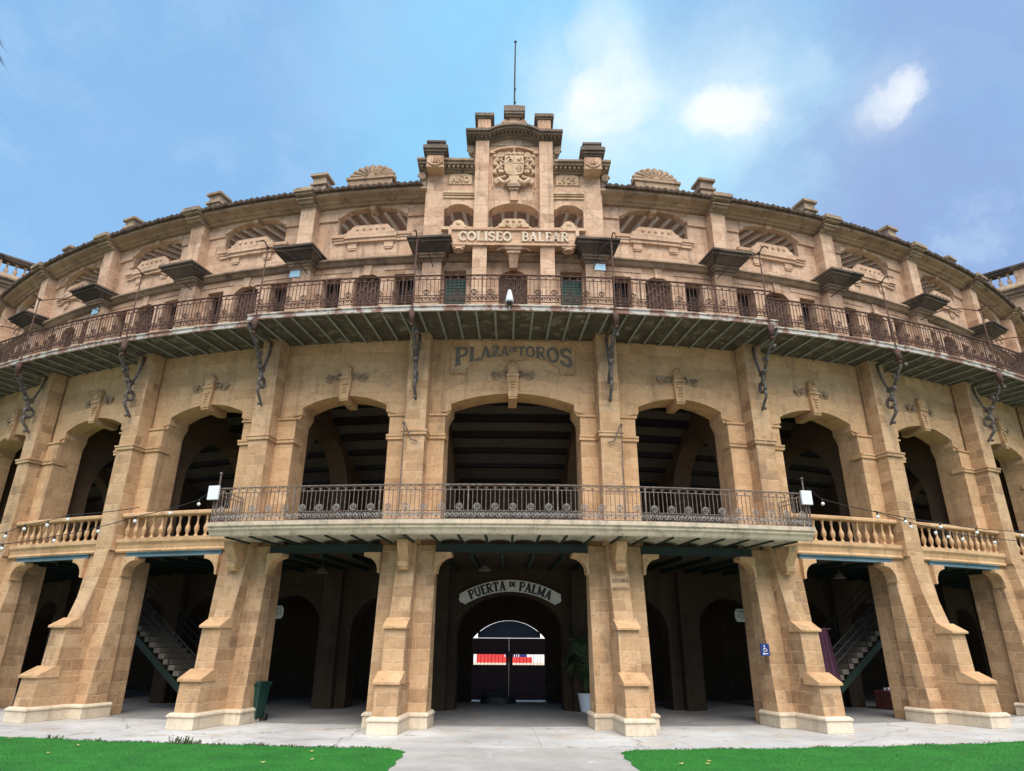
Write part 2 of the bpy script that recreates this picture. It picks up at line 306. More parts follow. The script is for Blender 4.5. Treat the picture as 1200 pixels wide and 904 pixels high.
# ------------------------------------------------------------------ mesh helpers
class MB:
    def __init__(self): self.v = []; self.f = []
    def add(self, vs, fs):
        b = len(self.v); self.v += [tuple(p) for p in vs]; self.f += [tuple(i+b for i in f) for f in fs]
        return self
    def bx(self, x0, x1, y0, y1, z0, z1, taper=0.0):
        t = taper
        vs = [(x0, y0, z0), (x1, y0, z0), (x1, y1, z0), (x0, y1, z0), (x0+t, y0+t, z1), (x1-t, y0+t, z1), (x1-t, y1-t, z1), (x0+t, y1-t, z1)]
        return self.add(vs, [(0, 3, 2, 1), (4, 5, 6, 7), (0, 1, 5, 4), (1, 2, 6, 5), (2, 3, 7, 6), (3, 0, 4, 7)])
    def prism(self, poly, a, b, fn):
        """closed polygon (u,v) extruded from a to b; fn(u,v,w) -> xyz"""
        n = len(poly)
        vs = [fn(u, v, a) for u, v in poly] + [fn(u, v, b) for u, v in poly]
        fs = [tuple(range(n)), tuple(range(2*n-1, n-1, -1))] + [(i, (i+1) % n, n+(i+1) % n, n+i) for i in range(n)]
        return self.add(vs, fs)
    def rz(self, poly, x0, x1): return self.prism(poly, x0, x1, lambda r, z, w: (w, -r, z))     # side profile (radius, z)
    def xz(self, poly, r0, r1): return self.prism(poly, r0, r1, lambda x, z, w: (x, -w, z))     # front outline (x, z)
    def xy(self, poly, z0, z1): return self.prism(poly, z0, z1, lambda x, y, w: (x, y, w))
    def sweep(self, prof, a0, a1, n, caps=True):
        """closed profile (r,z) swept round the axis, angles in degrees"""
        k = len(prof); vs = []; fs = []
        for i in range(n+1):
            a = RD(a0 + (a1-a0)*i/n)
            vs += [(r*sin(a), -r*cos(a), z) for r, z in prof]
        for i in range(n):
            for j in range(k): fs.append((i*k+j, i*k+(j+1) % k, (i+1)*k+(j+1) % k, (i+1)*k+j))
        if caps: fs += [tuple(range(k)), tuple(range(n*k+k-1, n*k-1, -1))]
        return self.add(vs, fs)
    def tube(self, pts, r, n=6, r1=None, closed=False):
        pts = [Vector(p) for p in pts]; m = len(pts); vs = []; fs = []
        up = None
        for i, p in enumerate(pts):
            if closed: d = pts[(i+1) % m]-pts[i-1]
            else: d = pts[min(i+1, m-1)]-pts[max(i-1, 0)]
            d.normalize()
            if up is None:
                up = Vector((0, 0, 1)) if abs(d.z) < .9 else Vector((1, 0, 0))
            s = d.cross(up)
            if s.length < 1e-6: s = d.orthogonal()
            s.normalize(); q = s.cross(d); up = q
            rr = r if r1 is None else r+(r1-r)*i/(m-1)
            vs += [p+s*(rr*cos(2*pi*k/n))+q*(rr*sin(2*pi*k/n)) for k in range(n)]
        for i in range(m if closed else m-1):
            j = (i+1) % m
            for k in range(n): fs.append((i*n+k, i*n+(k+1) % n, j*n+(k+1) % n, j*n+k))
        if not closed: fs += [tuple(range(n)), tuple(range((m-1)*n+n-1, (m-1)*n-1, -1))]
        return self.add(vs, fs)
    def lathe(self, prof, cx, cy, n=12, cz=0.0):
        vs = []; fs = []
        for r, z in prof: vs += [(cx+r*cos(2*pi*k/n), cy+r*sin(2*pi*k/n), cz+z) for k in range(n)]
        for i in range(len(prof)-1):
            for k in range(n): fs.append((i*n+k, i*n+(k+1) % n, (i+1)*n+(k+1) % n, (i+1)*n+k))
        fs += [tuple(range(n-1, -1, -1)), tuple(range((len(prof)-1)*n, len(prof)*n))]
        return self.add(vs, fs)
    def ball(self, c, r, n=8, sq=(1, 1, 1)):
        prof = [(r*sin(pi*i/n), -r*cos(pi*i/n)) for i in range(n+1)]
        vs = []; fs = []; k = n+2
        for a, z in prof: vs += [(c[0]+max(a, .0004)*cos(2*pi*j/k)*sq[0], c[1]+max(a, .0004)*sin(2*pi*j/k)*sq[1], c[2]+z*sq[2]) for j in range(k)]
        for i in range(n):
            for j in range(k): fs.append((i*k+j, i*k+(j+1) % k, (i+1)*k+(j+1) % k, (i+1)*k+j))
        return self.add(vs, fs)
    def panel(self, outer, holes, d0, d1, fn, maxw=.5):
        """vertical slab given by outer polygon minus hole polygons in (s,z); front at d1, back at d0; fn(s,d,z)->xyz.
        Cut into upright trapezoids so that it can follow the curve of the wall."""
        polys = [outer]+list(holes)
        bs = sorted({round(p[0], 5) for q in polys for p in q})
        cuts = [bs[0]]
        for b in bs[1:]:
            k = max(1, math.ceil((b-cuts[-1])/maxw)); a = cuts[-1]
            cuts += [a+(b-a)*i/k for i in range(1, k+1)]
        def lines(a, b):
            out = []
            for q in polys:
                for i in range(len(q)):
                    (s0, z0), (s1, z1) = q[i], q[(i+1) % len(q)]
                    if abs(s1-s0) < 1e-6: continue
                    lo, hi = min(s0, s1), max(s0, s1)
                    if lo <= a+1e-5 and hi >= b-1e-5:
                        f = lambda s: z0+(z1-z0)*(s-s0)/(s1-s0)
                        out.append((f(a), f(b)))
            out.sort(key=lambda t: t[0]+t[1]); return out
        for a, b in zip(cuts, cuts[1:]):
            if b-a < 1e-5: continue
            L = lines(a, b)
            for (za, zb), (ya, yb) in zip(L[0::2], L[1::2]):
                for d, fl in ((d1, False), (d0, True)):
                    vs = [fn(a, d, za), fn(b, d, zb), fn(b, d, yb), fn(a, d, ya)]
                    self.add(vs, [(3, 2, 1, 0) if fl else (0, 1, 2, 3)])
        for qi, q in enumerate(polys):
            for i in range(len(q)):
                p0, p1 = q[i], q[(i+1) % len(q)]
                k = max(1, math.ceil(abs(p1[0]-p0[0])/maxw))
                for j in range(k):
                    a = [p0[0]+(p1[0]-p0[0])*j/k, p0[1]+(p1[1]-p0[1])*j/k]; b = [p0[0]+(p1[0]-p0[0])*(j+1)/k, p0[1]+(p1[1]-p0[1])*(j+1)/k]
                    self.add([fn(a[0], d0, a[1]), fn(b[0], d0, b[1]), fn(b[0], d1, b[1]), fn(a[0], d1, a[1])], [(0, 1, 2, 3)])
        return self

def cylmap(R0):
    def fn(s, d, z):
        a = s/R0; r = R0+d
        return (r*sin(a), -r*cos(a), z)
    return fn
def flatmap(R0): return lambda s, d, z: (s, -(R0+d), z)

def ob(name, mb, mat, parent=None, rot=0.0, loc=(0, 0, 0), smooth=False, bevel=0.0):
    me = bpy.data.meshes.new(name); me.from_pydata(mb.v, [], mb.f)
    if bevel or smooth:
        bm = bmesh.new(); bm.from_mesh(me); bmesh.ops.remove_doubles(bm, verts=bm.verts, dist=.0004)
        bmesh.ops.recalc_face_normals(bm, faces=bm.faces); bm.to_mesh(me); bm.free()
    me.materials.append(M[mat]); me.update()
    if smooth:
        me.polygons.foreach_set('use_smooth', [True]*len(me.polygons))
    o = bpy.data.objects.new(name, me); COL.objects.link(o)
    o.location = loc; o.rotation_euler = (0, 0, RD(rot)); o.parent = parent
    if bevel:
        b = o.modifiers.new('edge', 'BEVEL'); b.width = bevel; b.segments = 2; b.limit_method = 'ANGLE'; b.angle_limit = RD(38)
    return o
def empty(name, loc=(0, 0, 0), rot=0.0):
    o = bpy.data.objects.new(name, None); COL.objects.link(o); o.location = loc; o.rotation_euler = (0, 0, RD(rot)); return o
def tag(o, label, cat, group=None):
    o['label'] = label; o['category'] = cat
    if group: o['group'] = group
    return o
def struct(o): o['kind'] = 'structure'; return o
def kids(o): return [c for c in COL.objects if c.parent == o]
def dup(o, rot=None, parent=None):
    """a copy of a part (with its sub-parts) sharing mesh data"""
    c = o.copy(); COL.objects.link(c); c.parent = parent if parent is not None else o.parent
    if rot is not None: c.rotation_euler = (0, 0, RD(rot))
    for ch in kids(o):
        d = ch.copy(); COL.objects.link(d); d.parent = c
    return c

def arcpts(cx, cz, rx, rz, a0, a1, n): return [(cx+rx*cos(RD(a0+(a1-a0)*i/n)), cz+rz*sin(RD(a0+(a1-a0)*i/n))) for i in range(n+1)]
def seg_arch(half, z0, rise, n=14):
    """points of a shallow segmental arch from (+half,z0) over the crown to (-half,z0)"""
    R = (half*half+rise*rise)/(2*rise); th = math.asin(half/R)
    return [(R*sin(th*(1-2*i/n)), z0+rise-R+R*cos(th*(1-2*i/n))) for i in range(n+1)]

# --- slab-serif stroke lettering
def _arc(cx, cy, rx, ry, a0, a1, n=12): return arcpts(cx, cy, rx, ry, a0, a1, n)
def glyphs():
    T, H = .165, .095
    ser = lambda x, y, w=.30: ([(x-w/2, y), (x+w/2, y)], .065)
    st = lambda x: [([(x, 0), (x, 1)], T), ser(x, .032), ser(x, .968)]
    g = {}
    g['I'] = (.36, st(.18))
    g['L'] = (.62, st(.18)+[([(.18, .045), (.58, .045)], .09), ([(.55, .02), (.55, .26)], .075)])
    g['P'] = (.66, st(.18)+[([(.18, .955)]+_arc(.36, .72, .22, .235, 90, -90)+[(.18, .485)], .105)])
    g['B'] = (.68, st(.18)+[([(.18, .955)]+_arc(.36, .74, .19, .215, 90, -90)+[(.18, .525)], .1), ([(.18, .525)]+_arc(.38, .285, .22, .24, 90, -90)+[(.18, .045)], .105)])
    g['R'] = (.74, st(.18)+[([(.18, .955)]+_arc(.36, .73, .21, .225, 90, -90)+[(.18, .505)], .105), ([(.36, .5), (.62, .03)], .14), ser(.64, .032, .2)])
    g['D'] = (.74, st(.18)+[([(.18, .955)]+_arc(.32, .5, .32, .455, 90, -90)+[(.18, .045)], .115)])
    g['E'] = (.60, st(.18)+[([(.18, .955), (.56, .955)], .09), ([(.18, .51), (.46, .51)], .085), ([(.18, .045), (.58, .045)], .09), ([(.53, .8), (.53, .98)], .07), ([(.55, .02), (.55, .24)], .07)])
    g['A'] = (.76, [([(.12, 0), (.38, 1)], H), ([(.36, 1), (.62, 0)], T), ([(.2, .30), (.54, .30)], .08), ser(.11, .032, .24), ser(.63, .032, .28)])
    g['Z'] = (.64, [([(.07, .95), (.58, .95)], .1), ([(.53, .93), (.11, .07)], .15), ([(.06, .05), (.6, .05)], .1), ([(.09, .75), (.09, .98)], .075), ([(.57, .02), (.57, .27)], .075)])
    g['T'] = (.66, [([(.33, 0), (.33, 1)], T), ([(.04, .95), (.62, .95)], .1), ser(.33, .032), ([(.06, .73), (.06, .98)], .075), ([(.60, .73), (.60, .98)], .075)])
    g['O'] = (.78, [(_arc(.38, .5, .29, .45, 0, 360, 28), .14)])
    g['C'] = (.70, [(_arc(.39, .5, .29, .45, 48, 312, 24), .13), ([(.60, .66), (.60, .96)], .07)])
    g['G'] = (.76, [(_arc(.39, .5, .29, .45, 48, 320, 24), .13), ([(.60, .66), (.60, .96)], .07), ([(.6, .05), (.6, .44)], .11), ser(.58, .44, .24)])
    g['S'] = (.60, [(_arc(.30, .735, .205, .215, 25, 270, 16)[:-1]+_arc(.30, .27, .215, .235, 90, -155, 16), .13), ([(.5, .72), (.5, .97)], .065), ([(.08, .03), (.08, .28)], .065)])
    g['U'] = (.74, [([(.16, 1), (.16, .35)]+_arc(.37, .32, .21, .27, 180, 360, 14)+[(.58, .35), (.58, 1)], .125), ser(.16, .968, .28), ser(.58, .968, .26)])
    g['M'] = (.90, [([(.15, 0), (.15, 1)], H), ([(.15, 1), (.43, .12)], .14), ([(.43, .12), (.71, 1)], H), ([(.72, 1), (.72, 0)], T), ser(.15, .032, .24), ser(.72, .032, .28), ser(.12, .968, .2), ser(.76, .968, .2)])
    g['N'] = (.78, [([(.15, 0), (.15, 1)], H), ([(.15, .96), (.60, .04)], .15), ([(.61, 0), (.61, 1)], H), ser(.15, .032, .24), ser(.12, .968, .2), ser(.62, .968, .24)])
    g['~'] = (.78, g['N'][1]+[([(.2, 1.10), (.3, 1.18), (.45, 1.10), (.56, 1.19)], .075)])
    g['Q'] = (.78, g['O'][1]+[([(.42, .22), (.68, -.08)], .11)])
    g['1'] = (.42, [([(.22, 0), (.22, 1)], T), ([(.22, .95), (.08, .82)], .09), ser(.22, .032, .3)])
    g['9'] = (.62, [(_arc(.30, .70, .20, .25, 0, 360, 20), .125), ([(.5, .7), (.49, .45), (.40, .18), (.18, .05)], .115)])
    g['2'] = (.60, [([(.10, .72)]+_arc(.29, .72, .19, .235, 170, -20, 12)+[(.40, .42), (.1, .06)], .12), ([(.07, .05), (.54, .05)], .1)])
    g['5'] = (.60, [([(.48, .95), (.14, .95), (.12, .55)], .095), ([(.12, .55)]+_arc(.28, .31, .22, .26, 95, -150, 14), .12)])
    g[' '] = (.36, [])
    return g
GL = glyphs()
def lettering(mb, text, x0, x1, hfun, place, depth=.02, bold=1.0):
    """hfun(x) -> (zb, zt); place(x, z, d) -> xyz. small letters written in lower case are drawn as small capitals"""
    def adv(ch): return GL[ch.upper()][0]
    def run(k, emit):
        x = x0; st = 0
        for ch in text:
            small = ch.islower(); c = ch.upper()
            zb, zt = hfun(x+.25*k*(hfun(x)[1]-hfun(x)[0])); h = zt-zb
            sc = .52 if small else 1.0
            lift = .40*h if small else 0.0
            w = adv(ch)*h*k*sc
            if emit:
                for pts, wd in GL[c][1]:
                    wd *= bold*(1.4 if small else 1)
                    n = len(pts); closed = n > 6 and abs(pts[0][0]-pts[-1][0])+abs(pts[0][1]-pts[-1][1]) < 1e-6
                    L = []; Rr = []
                    for i in range(n):
                        if closed: a, b = pts[i-1 if i else n-2], pts[(i+1) if i < n-1 else 1]
                        else: a, b = pts[max(i-1, 0)], pts[min(i+1, n-1)]
                        dx, dz = b[0]-a[0], b[1]-a[1]; l = math.hypot(dx, dz) or 1
                        nx, nz = -dz/l*wd/2, dx/l*wd/2
                        L.append((pts[i][0]+nx, pts[i][1]+nz)); Rr.append((pts[i][0]-nx, pts[i][1]-nz))
                    st += 1; dd = depth+(st % 9)*.0012
                    def P(p, d):
                        xx = x+p[0]*h*k*sc; b0, t0 = hfun(xx)
                        return place(xx, (b0+lift+p[1]*h*sc) if small else b0+p[1]*(t0-b0), d)
                    for i in range(n-1):
                        q = [L[i], L[i+1], Rr[i+1], Rr[i]]
                        vs = [P(p, dd) for p in q]+[P(p, 0) for p in q]
                        fs = [(0, 1, 2, 3), (0, 4, 5, 1), (2, 6, 7, 3)]
                        if i == 0 and not closed: fs.append((3, 7, 4, 0))
                        if i == n-2 and not closed: fs.append((1, 5, 6, 2))
                        mb.add(vs, fs)
            x += w
        return x
    lo, hi = .2, 4
    for _ in range(40):
        k = (lo+hi)/2
        if run(k, False) > x1: hi = k
        else: lo = k
    run(lo, True)
    return mb

# ------------------------------------------------------------------ layout of the ring (angles in degrees from the main axis)
DE, E0 = 7.30, 0.706
H0 = DE/2+E0                                    # half of the wider middle bay
NP = 6
PIER = [H0+DE*j for j in range(NP+1)]           # pier angles on one side
BAY = [(k*DE+(E0 if k > 0 else -E0 if k < 0 else 0)) for k in range(-NP, NP+1)]
AEND = PIER[-1]
ring = tag(empty('bullring'), 'tan stone bullring with tiers of arches, rusty iron balconies and a crested central gable', 'bullring')

# ------------------------------------------------------------------ ground
g = MB(); g.add([(-600, -600, -.03), (600, -600, -.03), (600, 600, -.03), (-600, 600, -.03)], [(0, 1, 2, 3)])
struct(ob('ground', g, 'earth'))
def edge_r(a): return 43.45+.05*sin(a*1.9)+.035*sin(a*5.3+1)+.02*sin(a*13.1)
g = MB(); n = 120; vs = []; fs = []
for i in range(n+1):
    a = RD(-60+120*i/n)
    vs += [(r*sin(a), -r*cos(a), 0) for r in (27, 35, 41, 44.2)]
for i in range(n):
    for j in range(3): fs.append((i*4+j, i*4+j+1, i*4+4+j+1, i*4+4+j))
g.add(vs, fs); struct(ob('pavement', g, 'pave'))
g = MB(); g.sweep([(27.2, .0), (39.25, .0), (39.25, .005), (27.2, .005)], -AEND, AEND, 100); struct(ob('arcade_shade_floor', g, 'shadefloor'))  # added sheet over the pavement, its darker tone painting the shade indoors
g = MB(); pts = []
for i in range(41):
    y = -43.2-19*i/40; pts.append((-2.28+.03*sin(i*1.7)+.02*sin(i*4.1), y))
for i in range(41):
    y = -62.2+19*i/40; pts.append((2.26+.03*sin(i*1.3)+.02*sin(i*3.7), y))
g.add([(x, y, .006) for x, y in pts], [tuple(range(len(pts)))]); struct(ob('path', g, 'path'))
g = MB(); g.sweep([(43.2, 0), (0.4, 0), (0.4, -.006), (43.2, -.006)], 60, 300, 90)
struct(ob('arena_ground', g, 'sand'))
def lawn(sgn):
    pts = []
    for i in range(60):
        y = -51+(51-43.95)*i/59
        pts.append((sgn*(2.17+.03*sin(i*.9)+.03*random.random()), y))
    x0 = 2.17
    for i in range(6):
        a = i/5; pts.append((sgn*(x0+.02+.30*a*a), -43.95+.42*a))
    a0 = math.degrees(math.asin(2.55/43.45))
    for i in range(260):
        a = a0+(52-a0)*(i/259); r = edge_r(sgn*a)+.03*random.random()
        pts.append((sgn*r*sin(RD(a)), -r*cos(RD(a))))
    pts.append((sgn*44, -33)); pts.append((sgn*30, -51))
    m = MB(); m.add([(x, y, .014) for x, y in pts], [tuple(range(len(pts)))])
    o = ob('lawn', m, 'turf'); o['kind'] = 'stuff'
    # fibres standing along the visible border and over the near turf
    b = MB()
    def blade(x, y, h, w):
        t = random.uniform(0, 2*pi); dx, dy = cos(t)*w, sin(t)*w; lx, ly = random.uniform(-.5, .5)*h, random.uniform(-.5, .5)*h
        b.add([(x-dx, y-dy, .012), (x+dx, y+dy, .012), (x+lx, y+ly, .012+h)], [(0, 1, 2)])
    for x, y in pts[:-2]:
        if y > -48 and abs(x) < 26:
            for _ in range(26): blade(x+sgn*random.uniform(0, .22)*(1 if y < -43.9 else .3)+random.uniform(-.06, .06), y-random.uniform(-.02, .2), random.uniform(.012, .026), .004)
    for _ in range(26000):
        x = sgn*random.uniform(2.3, 15); y = random.uniform(-48, -41.2)
        if math.hypot(x, y) > edge_r(sgn*math.degrees(math.atan2(abs(x), -y)))+.02: blade(x, y, random.uniform(.015, .035), .006)
    f = ob('turf_fibres', b, 'blade', o); f['kind'] = 'stuff'
    tag(o, 'bright green artificial turf to the %s of the concrete path' % ('left' if sgn < 0 else 'right'), 'lawn')
lawn(-1); lawn(1)

# ------------------------------------------------------------------ ground-storey piers
FW = (.31, .285, .27)
def pier_proto(balcony):
    m = MB()
    # main body, slightly battered, with a narrower back half
    r0, r1, h = 39.88, 39.42, .80
    m.add([(-h, -r0, .3), (h, -r0, .3), (h, -39.12, .3), (-h, -39.12, .3), (-h, -r1, 4.76), (h, -r1, 4.76), (h, -39.12, 4.76), (-h, -39.12, 4.76)],
          [(0, 3, 2, 1), (4, 5, 6, 7), (0, 1, 5, 4), (1, 2, 6, 5), (2, 3, 7, 6), (3, 0, 4, 7)])
    m.bx(-.62, .62, -39.14, -38.35, 0, 4.58)
    # fin in three stages
    m.rz([(39.3, .3), (41.16, .3), (41.1, 1.14), (39.3, 1.14)], -FW[0], FW[0])
    m.rz([(39.3, 1.1), (40.66, 1.1), (40.58, 2.45), (39.3, 2.45)], -FW[1], FW[1])
    top = 4.76
    cur = [(40.22, 2.40), (40.18, 2.74), (40.07, 3.1), (39.97, 3.45), (39.89, 3.8), (39.82, 4.2), (39.77, 4.5), (39.745, top)]
    m.rz([(39.3, 2.40)]+cur+[(39.3, top)], -FW[2], FW[2])
    p = ob('arcade_pier', m, 'low', ring, bevel=.018)
    w = MB()
    w2 = MB(); w2.rz([(40.1, 2.43), (40.68, 2.43), (40.68, 2.49), (40.25, 2.72), (40.1, 2.72)], -.32, .32); ob('weathering', w2, 'mid', p, bevel=.012)
    w.rz([(40.5, 1.105), (41.19, 1.105), (41.19, 1.175), (40.70, 1.40), (40.5, 1.40)], -.345, .345)
    ob('weathering', w, 'mid', p, bevel=.012)
    q = MB()
    def ringbox(h0, rr, f, fr, z0, z1, t):
        q.add([(-h0, -rr, z0), (h0, -rr, z0), (h0, -38.98, z0), (-h0, -38.98, z0), (-h0+t, -rr+t, z1), (h0-t, -rr+t, z1), (h0-t, -38.98, z1), (-h0+t, -38.98, z1)],
              [(0, 3, 2, 1), (4, 5, 6, 7), (0, 1, 5, 4), (1, 2, 6, 5), (2, 3, 7, 6), (3, 0, 4, 7)])
        q.add([(-f, -fr, z0), (f, -fr, z0), (f, -39.5, z0), (-f, -39.5, z0), (-f+t, -fr+t, z1+.001), (f-t, -fr+t, z1+.001), (f-t, -39.5, z1+.001), (-f+t, -39.5, z1+.001)],
              [(0, 3, 2, 1), (4, 5, 6, 7), (0, 1, 5, 4), (1, 2, 6, 5), (2, 3, 7, 6), (3, 0, 4, 7)])
    ringbox(.865, 39.99, .385, 41.29, 0, .285, .012)
    ringbox(.885, 40.01, .405, 41.31, .285, .33, .0)
    ringbox(.885, 40.01, .405, 41.31, .33, .385, .06)
    ob('plinth', q, 'plinth', p, bevel=.012)
    for s in (-1, 1):
        c = MB()
        pr = [(s*.79, 3.93), (s*.86, 3.95)]+[(s*(1.24-.38*cos(RD(a))*1.0), 4.0+.40*sin(RD(a))) for a in (8, 25, 45, 65, 82)]+[(s*1.27, 4.41), (s*1.27, 4.525), (s*.79, 4.525)]
        c.xz(pr if s > 0 else pr[::-1], 39.2, 39.62)
        ob('corbel', c, 'mid', p, bevel=.012)
    if balcony:
        c = MB()
        c.rz([(39.7, 4.08), (40.16, 4.08), (40.19, 4.19), (40.13, 4.24), (40.16, 4.34), (40.25, 4.45), (40.36, 4.58), (40.41, 4.70), (40.41, 4.775), (39.7, 4.775)], -.15, .15)
        c.rz([(39.7, 4.00), (40.06, 4.00), (40.14, 4.085), (39.7, 4.085)], -.13, .13)
        ob('console', c, 'mid', p, bevel=.012)
    return p
pb = pier_proto(True); pn = pier_proto(False)
for proto, js in ((pb, (0, 1)), (pn, range(2, NP+1))):
    first = True
    for j in js:
        for s in (-1, 1):
            if first: proto.rotation_euler = (0, 0, RD(s*PIER[j])); first = False; q = proto
            else: q = dup(proto, s*PIER[j])
            if j == 0 and s > 0:      # carved signature of the architect on the right inner pier
                t = MB(); 
                def fin_r(z): return 40.18+(39.97-40.18)*(z-2.74)/(3.45-2.74) if z < 3.45 else 39.97+(39.745-39.97)*(z-3.45)/1.25
                lettering(t, 'GASPAR', -.235, .0, lambda x: (3.70, 3.80), lambda x, z, d: (x, -(fin_r(z)+.006+d), z), .004, .6)
                lettering(t, 'BENNAZAR', .02, .245, lambda x: (3.70, 3.80), lambda x, z, d: (x, -(fin_r(z)+.006+d), z), .004, .6)
                lettering(t, 'ARQUITECTO', -.235, .24, lambda x: (3.48, 3.56), lambda x, z, d: (x, -(fin_r(z)+.012+d), z), .004, .6)
                ob('carved_inscription', t, 'letter', q)

# ------------------------------------------------------------------ floor beams, balustrades, storey-2 wall
def bay_half(k): return H0 if k == 0 else DE/2
R2 = 39.10
def opening2(half, hn, jz, z0):
    """shouldered segmental arch; half = jamb, hn = arch springing, jz = foot of the shoulder"""
    nib = [(half, jz), (half-.02, jz+.10), (half-.07, jz+.20), (hn+.04, jz+.28), (hn, jz+.33)]
    pts = [(half, z0)]+nib+[(hn, 9.22)]+seg_arch(hn, 9.22, .35, 16)[1:-1]
    pts += [(-hn, 9.22)]+[(-a, b) for a, b in nib[::-1]]+[(-half, z0)]
    return pts
def storey2(k):
    hb = RD(bay_half(k))*R2
    half, hn = (2.13, 1.96) if k == 0 else (1.56, 1.41)
    fn = cylmap(R2)
    m = MB()
    op = opening2(half, hn, 8.66, 4.69)
    # the opening reaches the foot of the wall: outline of wall as one polygon going round it
    outer = [(-hb, 4.69), (-half, 4.69)]+[p for p in op[::-1]][1:-1]+[(half, 4.69), (hb, 4.69), (hb, 11.52), (-hb, 11.52)]
    m.panel(outer, [], -.80, 0, fn)
    # jamb strips below the ledge, a little proud
    for s in (-1, 1):
        a, b = sorted((s*half, s*hb))
        m.panel([(a, 4.70), (b, 4.70), (b, 8.02), (a, 8.02)], [], 0, .13, fn)
        m.panel([(a, 8.18), (b, 8.18), (b, 8.80), (a, 8.80)], [], 0, .10, fn)
    # ring of voussoirs
    ex = seg_arch(hn+.62, 9.50, .62, 16)
    inn = seg_arch(hn, 9.22, .35, 16)
    rg = [(hn, 9.0), (hn+.62, 8.83), (hn+.62, 9.42)]+ex[1:-1]+[(-hn-.62, 9.42), (-hn-.62, 8.83), (-hn, 9.0), (-hn, 9.22)]+inn[::-1][1:-1]+[(hn, 9.22)]
    m.panel(rg, [], 0, .045, fn)
    w = ob('arcade_wall', m, 'mid', ring, BAY[k+NP], bevel=0)
    for s in (-1, 1):
        b = MB()
        a, c = sorted((s*(half-.05), s*hb))
        b2 = MB(); b2.panel([(a, 8.80), (c, 8.80), (c, 8.86), (a, 8.86)], [], 0, .15, fn); ob('shoulder_ledge', b2, 'mid', w)
        b.panel([(a, 8.02), (c, 8.02), (c, 8.12), (a, 8.12)], [], -.3, .19, fn)
        b.panel([(a, 8.12), (c, 8.12), (c, 8.18), (a, 8.18)], [], -.3, .22, fn)
        ob('impost_band', b, 'mid', w)
    # keystone with its scrolls
    ks = MB()
    ks.add([(-.15, -R2-.02, 9.42), (.15, -R2-.02, 9.42), (.19, -R2-.02, 10.12), (-.19, -R2-.02, 10.12), (-.15, -R2-.20, 9.42), (.15, -R2-.20, 9.42), (.19, -R2-.16, 10.12), (-.19, -R2-.16, 10.12)],
           [(0, 1, 2, 3), (7, 6, 5, 4), (0, 4, 5, 1), (1, 5, 6, 2), (2, 6, 7, 3), (3, 7, 4, 0)])
    ks.bx(-.14, .14, -R2-.17, -R2+.8, 9.36, 9.56)
    ks.bx(-.205, .205, -R2-.21, -R2, 10.12, 10.20)
    ks.bx(-.16, .16, -R2-.17, -R2, 10.20, 10.50)
    ks.lathe([(.16, 0), (.16, .02), (.10, .12), (.03, .15)], 0, -R2-.08, 12, 10.50)
    for z, h, ww in ((9.62, .05, .06), (9.72, .05, .06), (9.82, .05, .06), (9.92, .09, .10)):
        ks.bx(-ww, ww, -R2-.225, -R2-.1, z, z+h*.8)
    ks.bx(-.09, .09, -R2-.20, -R2-.1, 10.26, 10.42)
    ob('keystone', ks, 'mid', w, bevel=.01)
    for s in (-1, 1):
        sc = MB()
        def vol(cx, cz, r, turns, sg, th, n=26):
            pts = [(s*(cx+sg*r*(1-i/n*.85)*cos(turns*2*pi*i/n)), -R2-.06, cz+r*(1-i/n*.85)*sin(turns*2*pi*i/n)) for i in range(n+1)]
            sc.tube(pts, th, 6)
        vol(.32, 10.18, .10, 1.6, -1, .026)
        vol(.60, 10.21, .095, 1.8, 1, .028)
        sc.tube([(s*(.18+.50*t), -R2-.05, 10.09+.05*sin(t*pi*2)) for t in [i/10 for i in range(11)]], .036, 6, .016)
        sc.tube([(s*(.22+.36*t), -R2-.05, 10.30-.10*t+.06*sin(t*9)) for t in [i/10 for i in range(11)]], .035, 6, .015)
        for i in range(4): sc.ball((s*(.46+.065*i), -R2-.07, 10.28-.03*i), .032, 5)
        ob('scroll_ornament', sc, 'corn', w, smooth=True)
    return w
w0 = storey2(0); w1 = None
for k in range(-NP, NP+1):
    if k == 0: continue
    if w1 is None: w1 = storey2(k)
    else: dup(w1, BAY[k+NP])

# painted frieze PLAZA DE TOROS over the middle arch
fn = cylmap(R2)
fr = MB()
half_out = [(0.0, 11.42), (1.75, 11.42), (1.95, 11.40), (2.02, 11.30), (2.12, 11.27), (2.05, 11.1), (2.02, 10.9), (2.04, 10.34), (2.04, 10.29), (1.52, 10.29), (1.52, 10.44), (1.40, 10.52), (1.18, 10.70), (.85, 10.80), (.52, 10.85), (.46, 10.80), (.30, 10.72), (0.0, 10.70)]
out = half_out+[(-a, b) for a, b in half_out[::-1][1:-1]]
fr.panel(out, [], 0, .022, fn)
frieze = ob('lettered_frieze', fr, 'mid', w0)
bd = MB()
def edge_tube(pts, d, r):
    bd.tube([fn(a, d, b) for a, b in pts], r, 5)
edge_tube(out+[out[0]], .022, .024)
for s in (-1, 1):
    for i in range(4): bd.bx(s*1.78+(-.22+.12*i), s*1.78+(-.22+.12*i)+.07, -R2-.05, -R2+.06, 10.23, 10.285)
ob('frieze_moulding', bd, 'low', frieze)
tx = MB()
def hf(x):
    u = min(abs(x)/1.95, 1.2)
    zb = 10.91-.42*u**1.7
    zt = 11.22-.03*u*u+(.02 if u < .6 else 0)
    return zb, zt
lettering(tx, 'PLAZAdeTOROS', -1.94, 1.96, hf, lambda x, z, d: fn(x, .024+d, z), .006, 1.3)
ob('painted_letters', tx, 'letter', frieze)

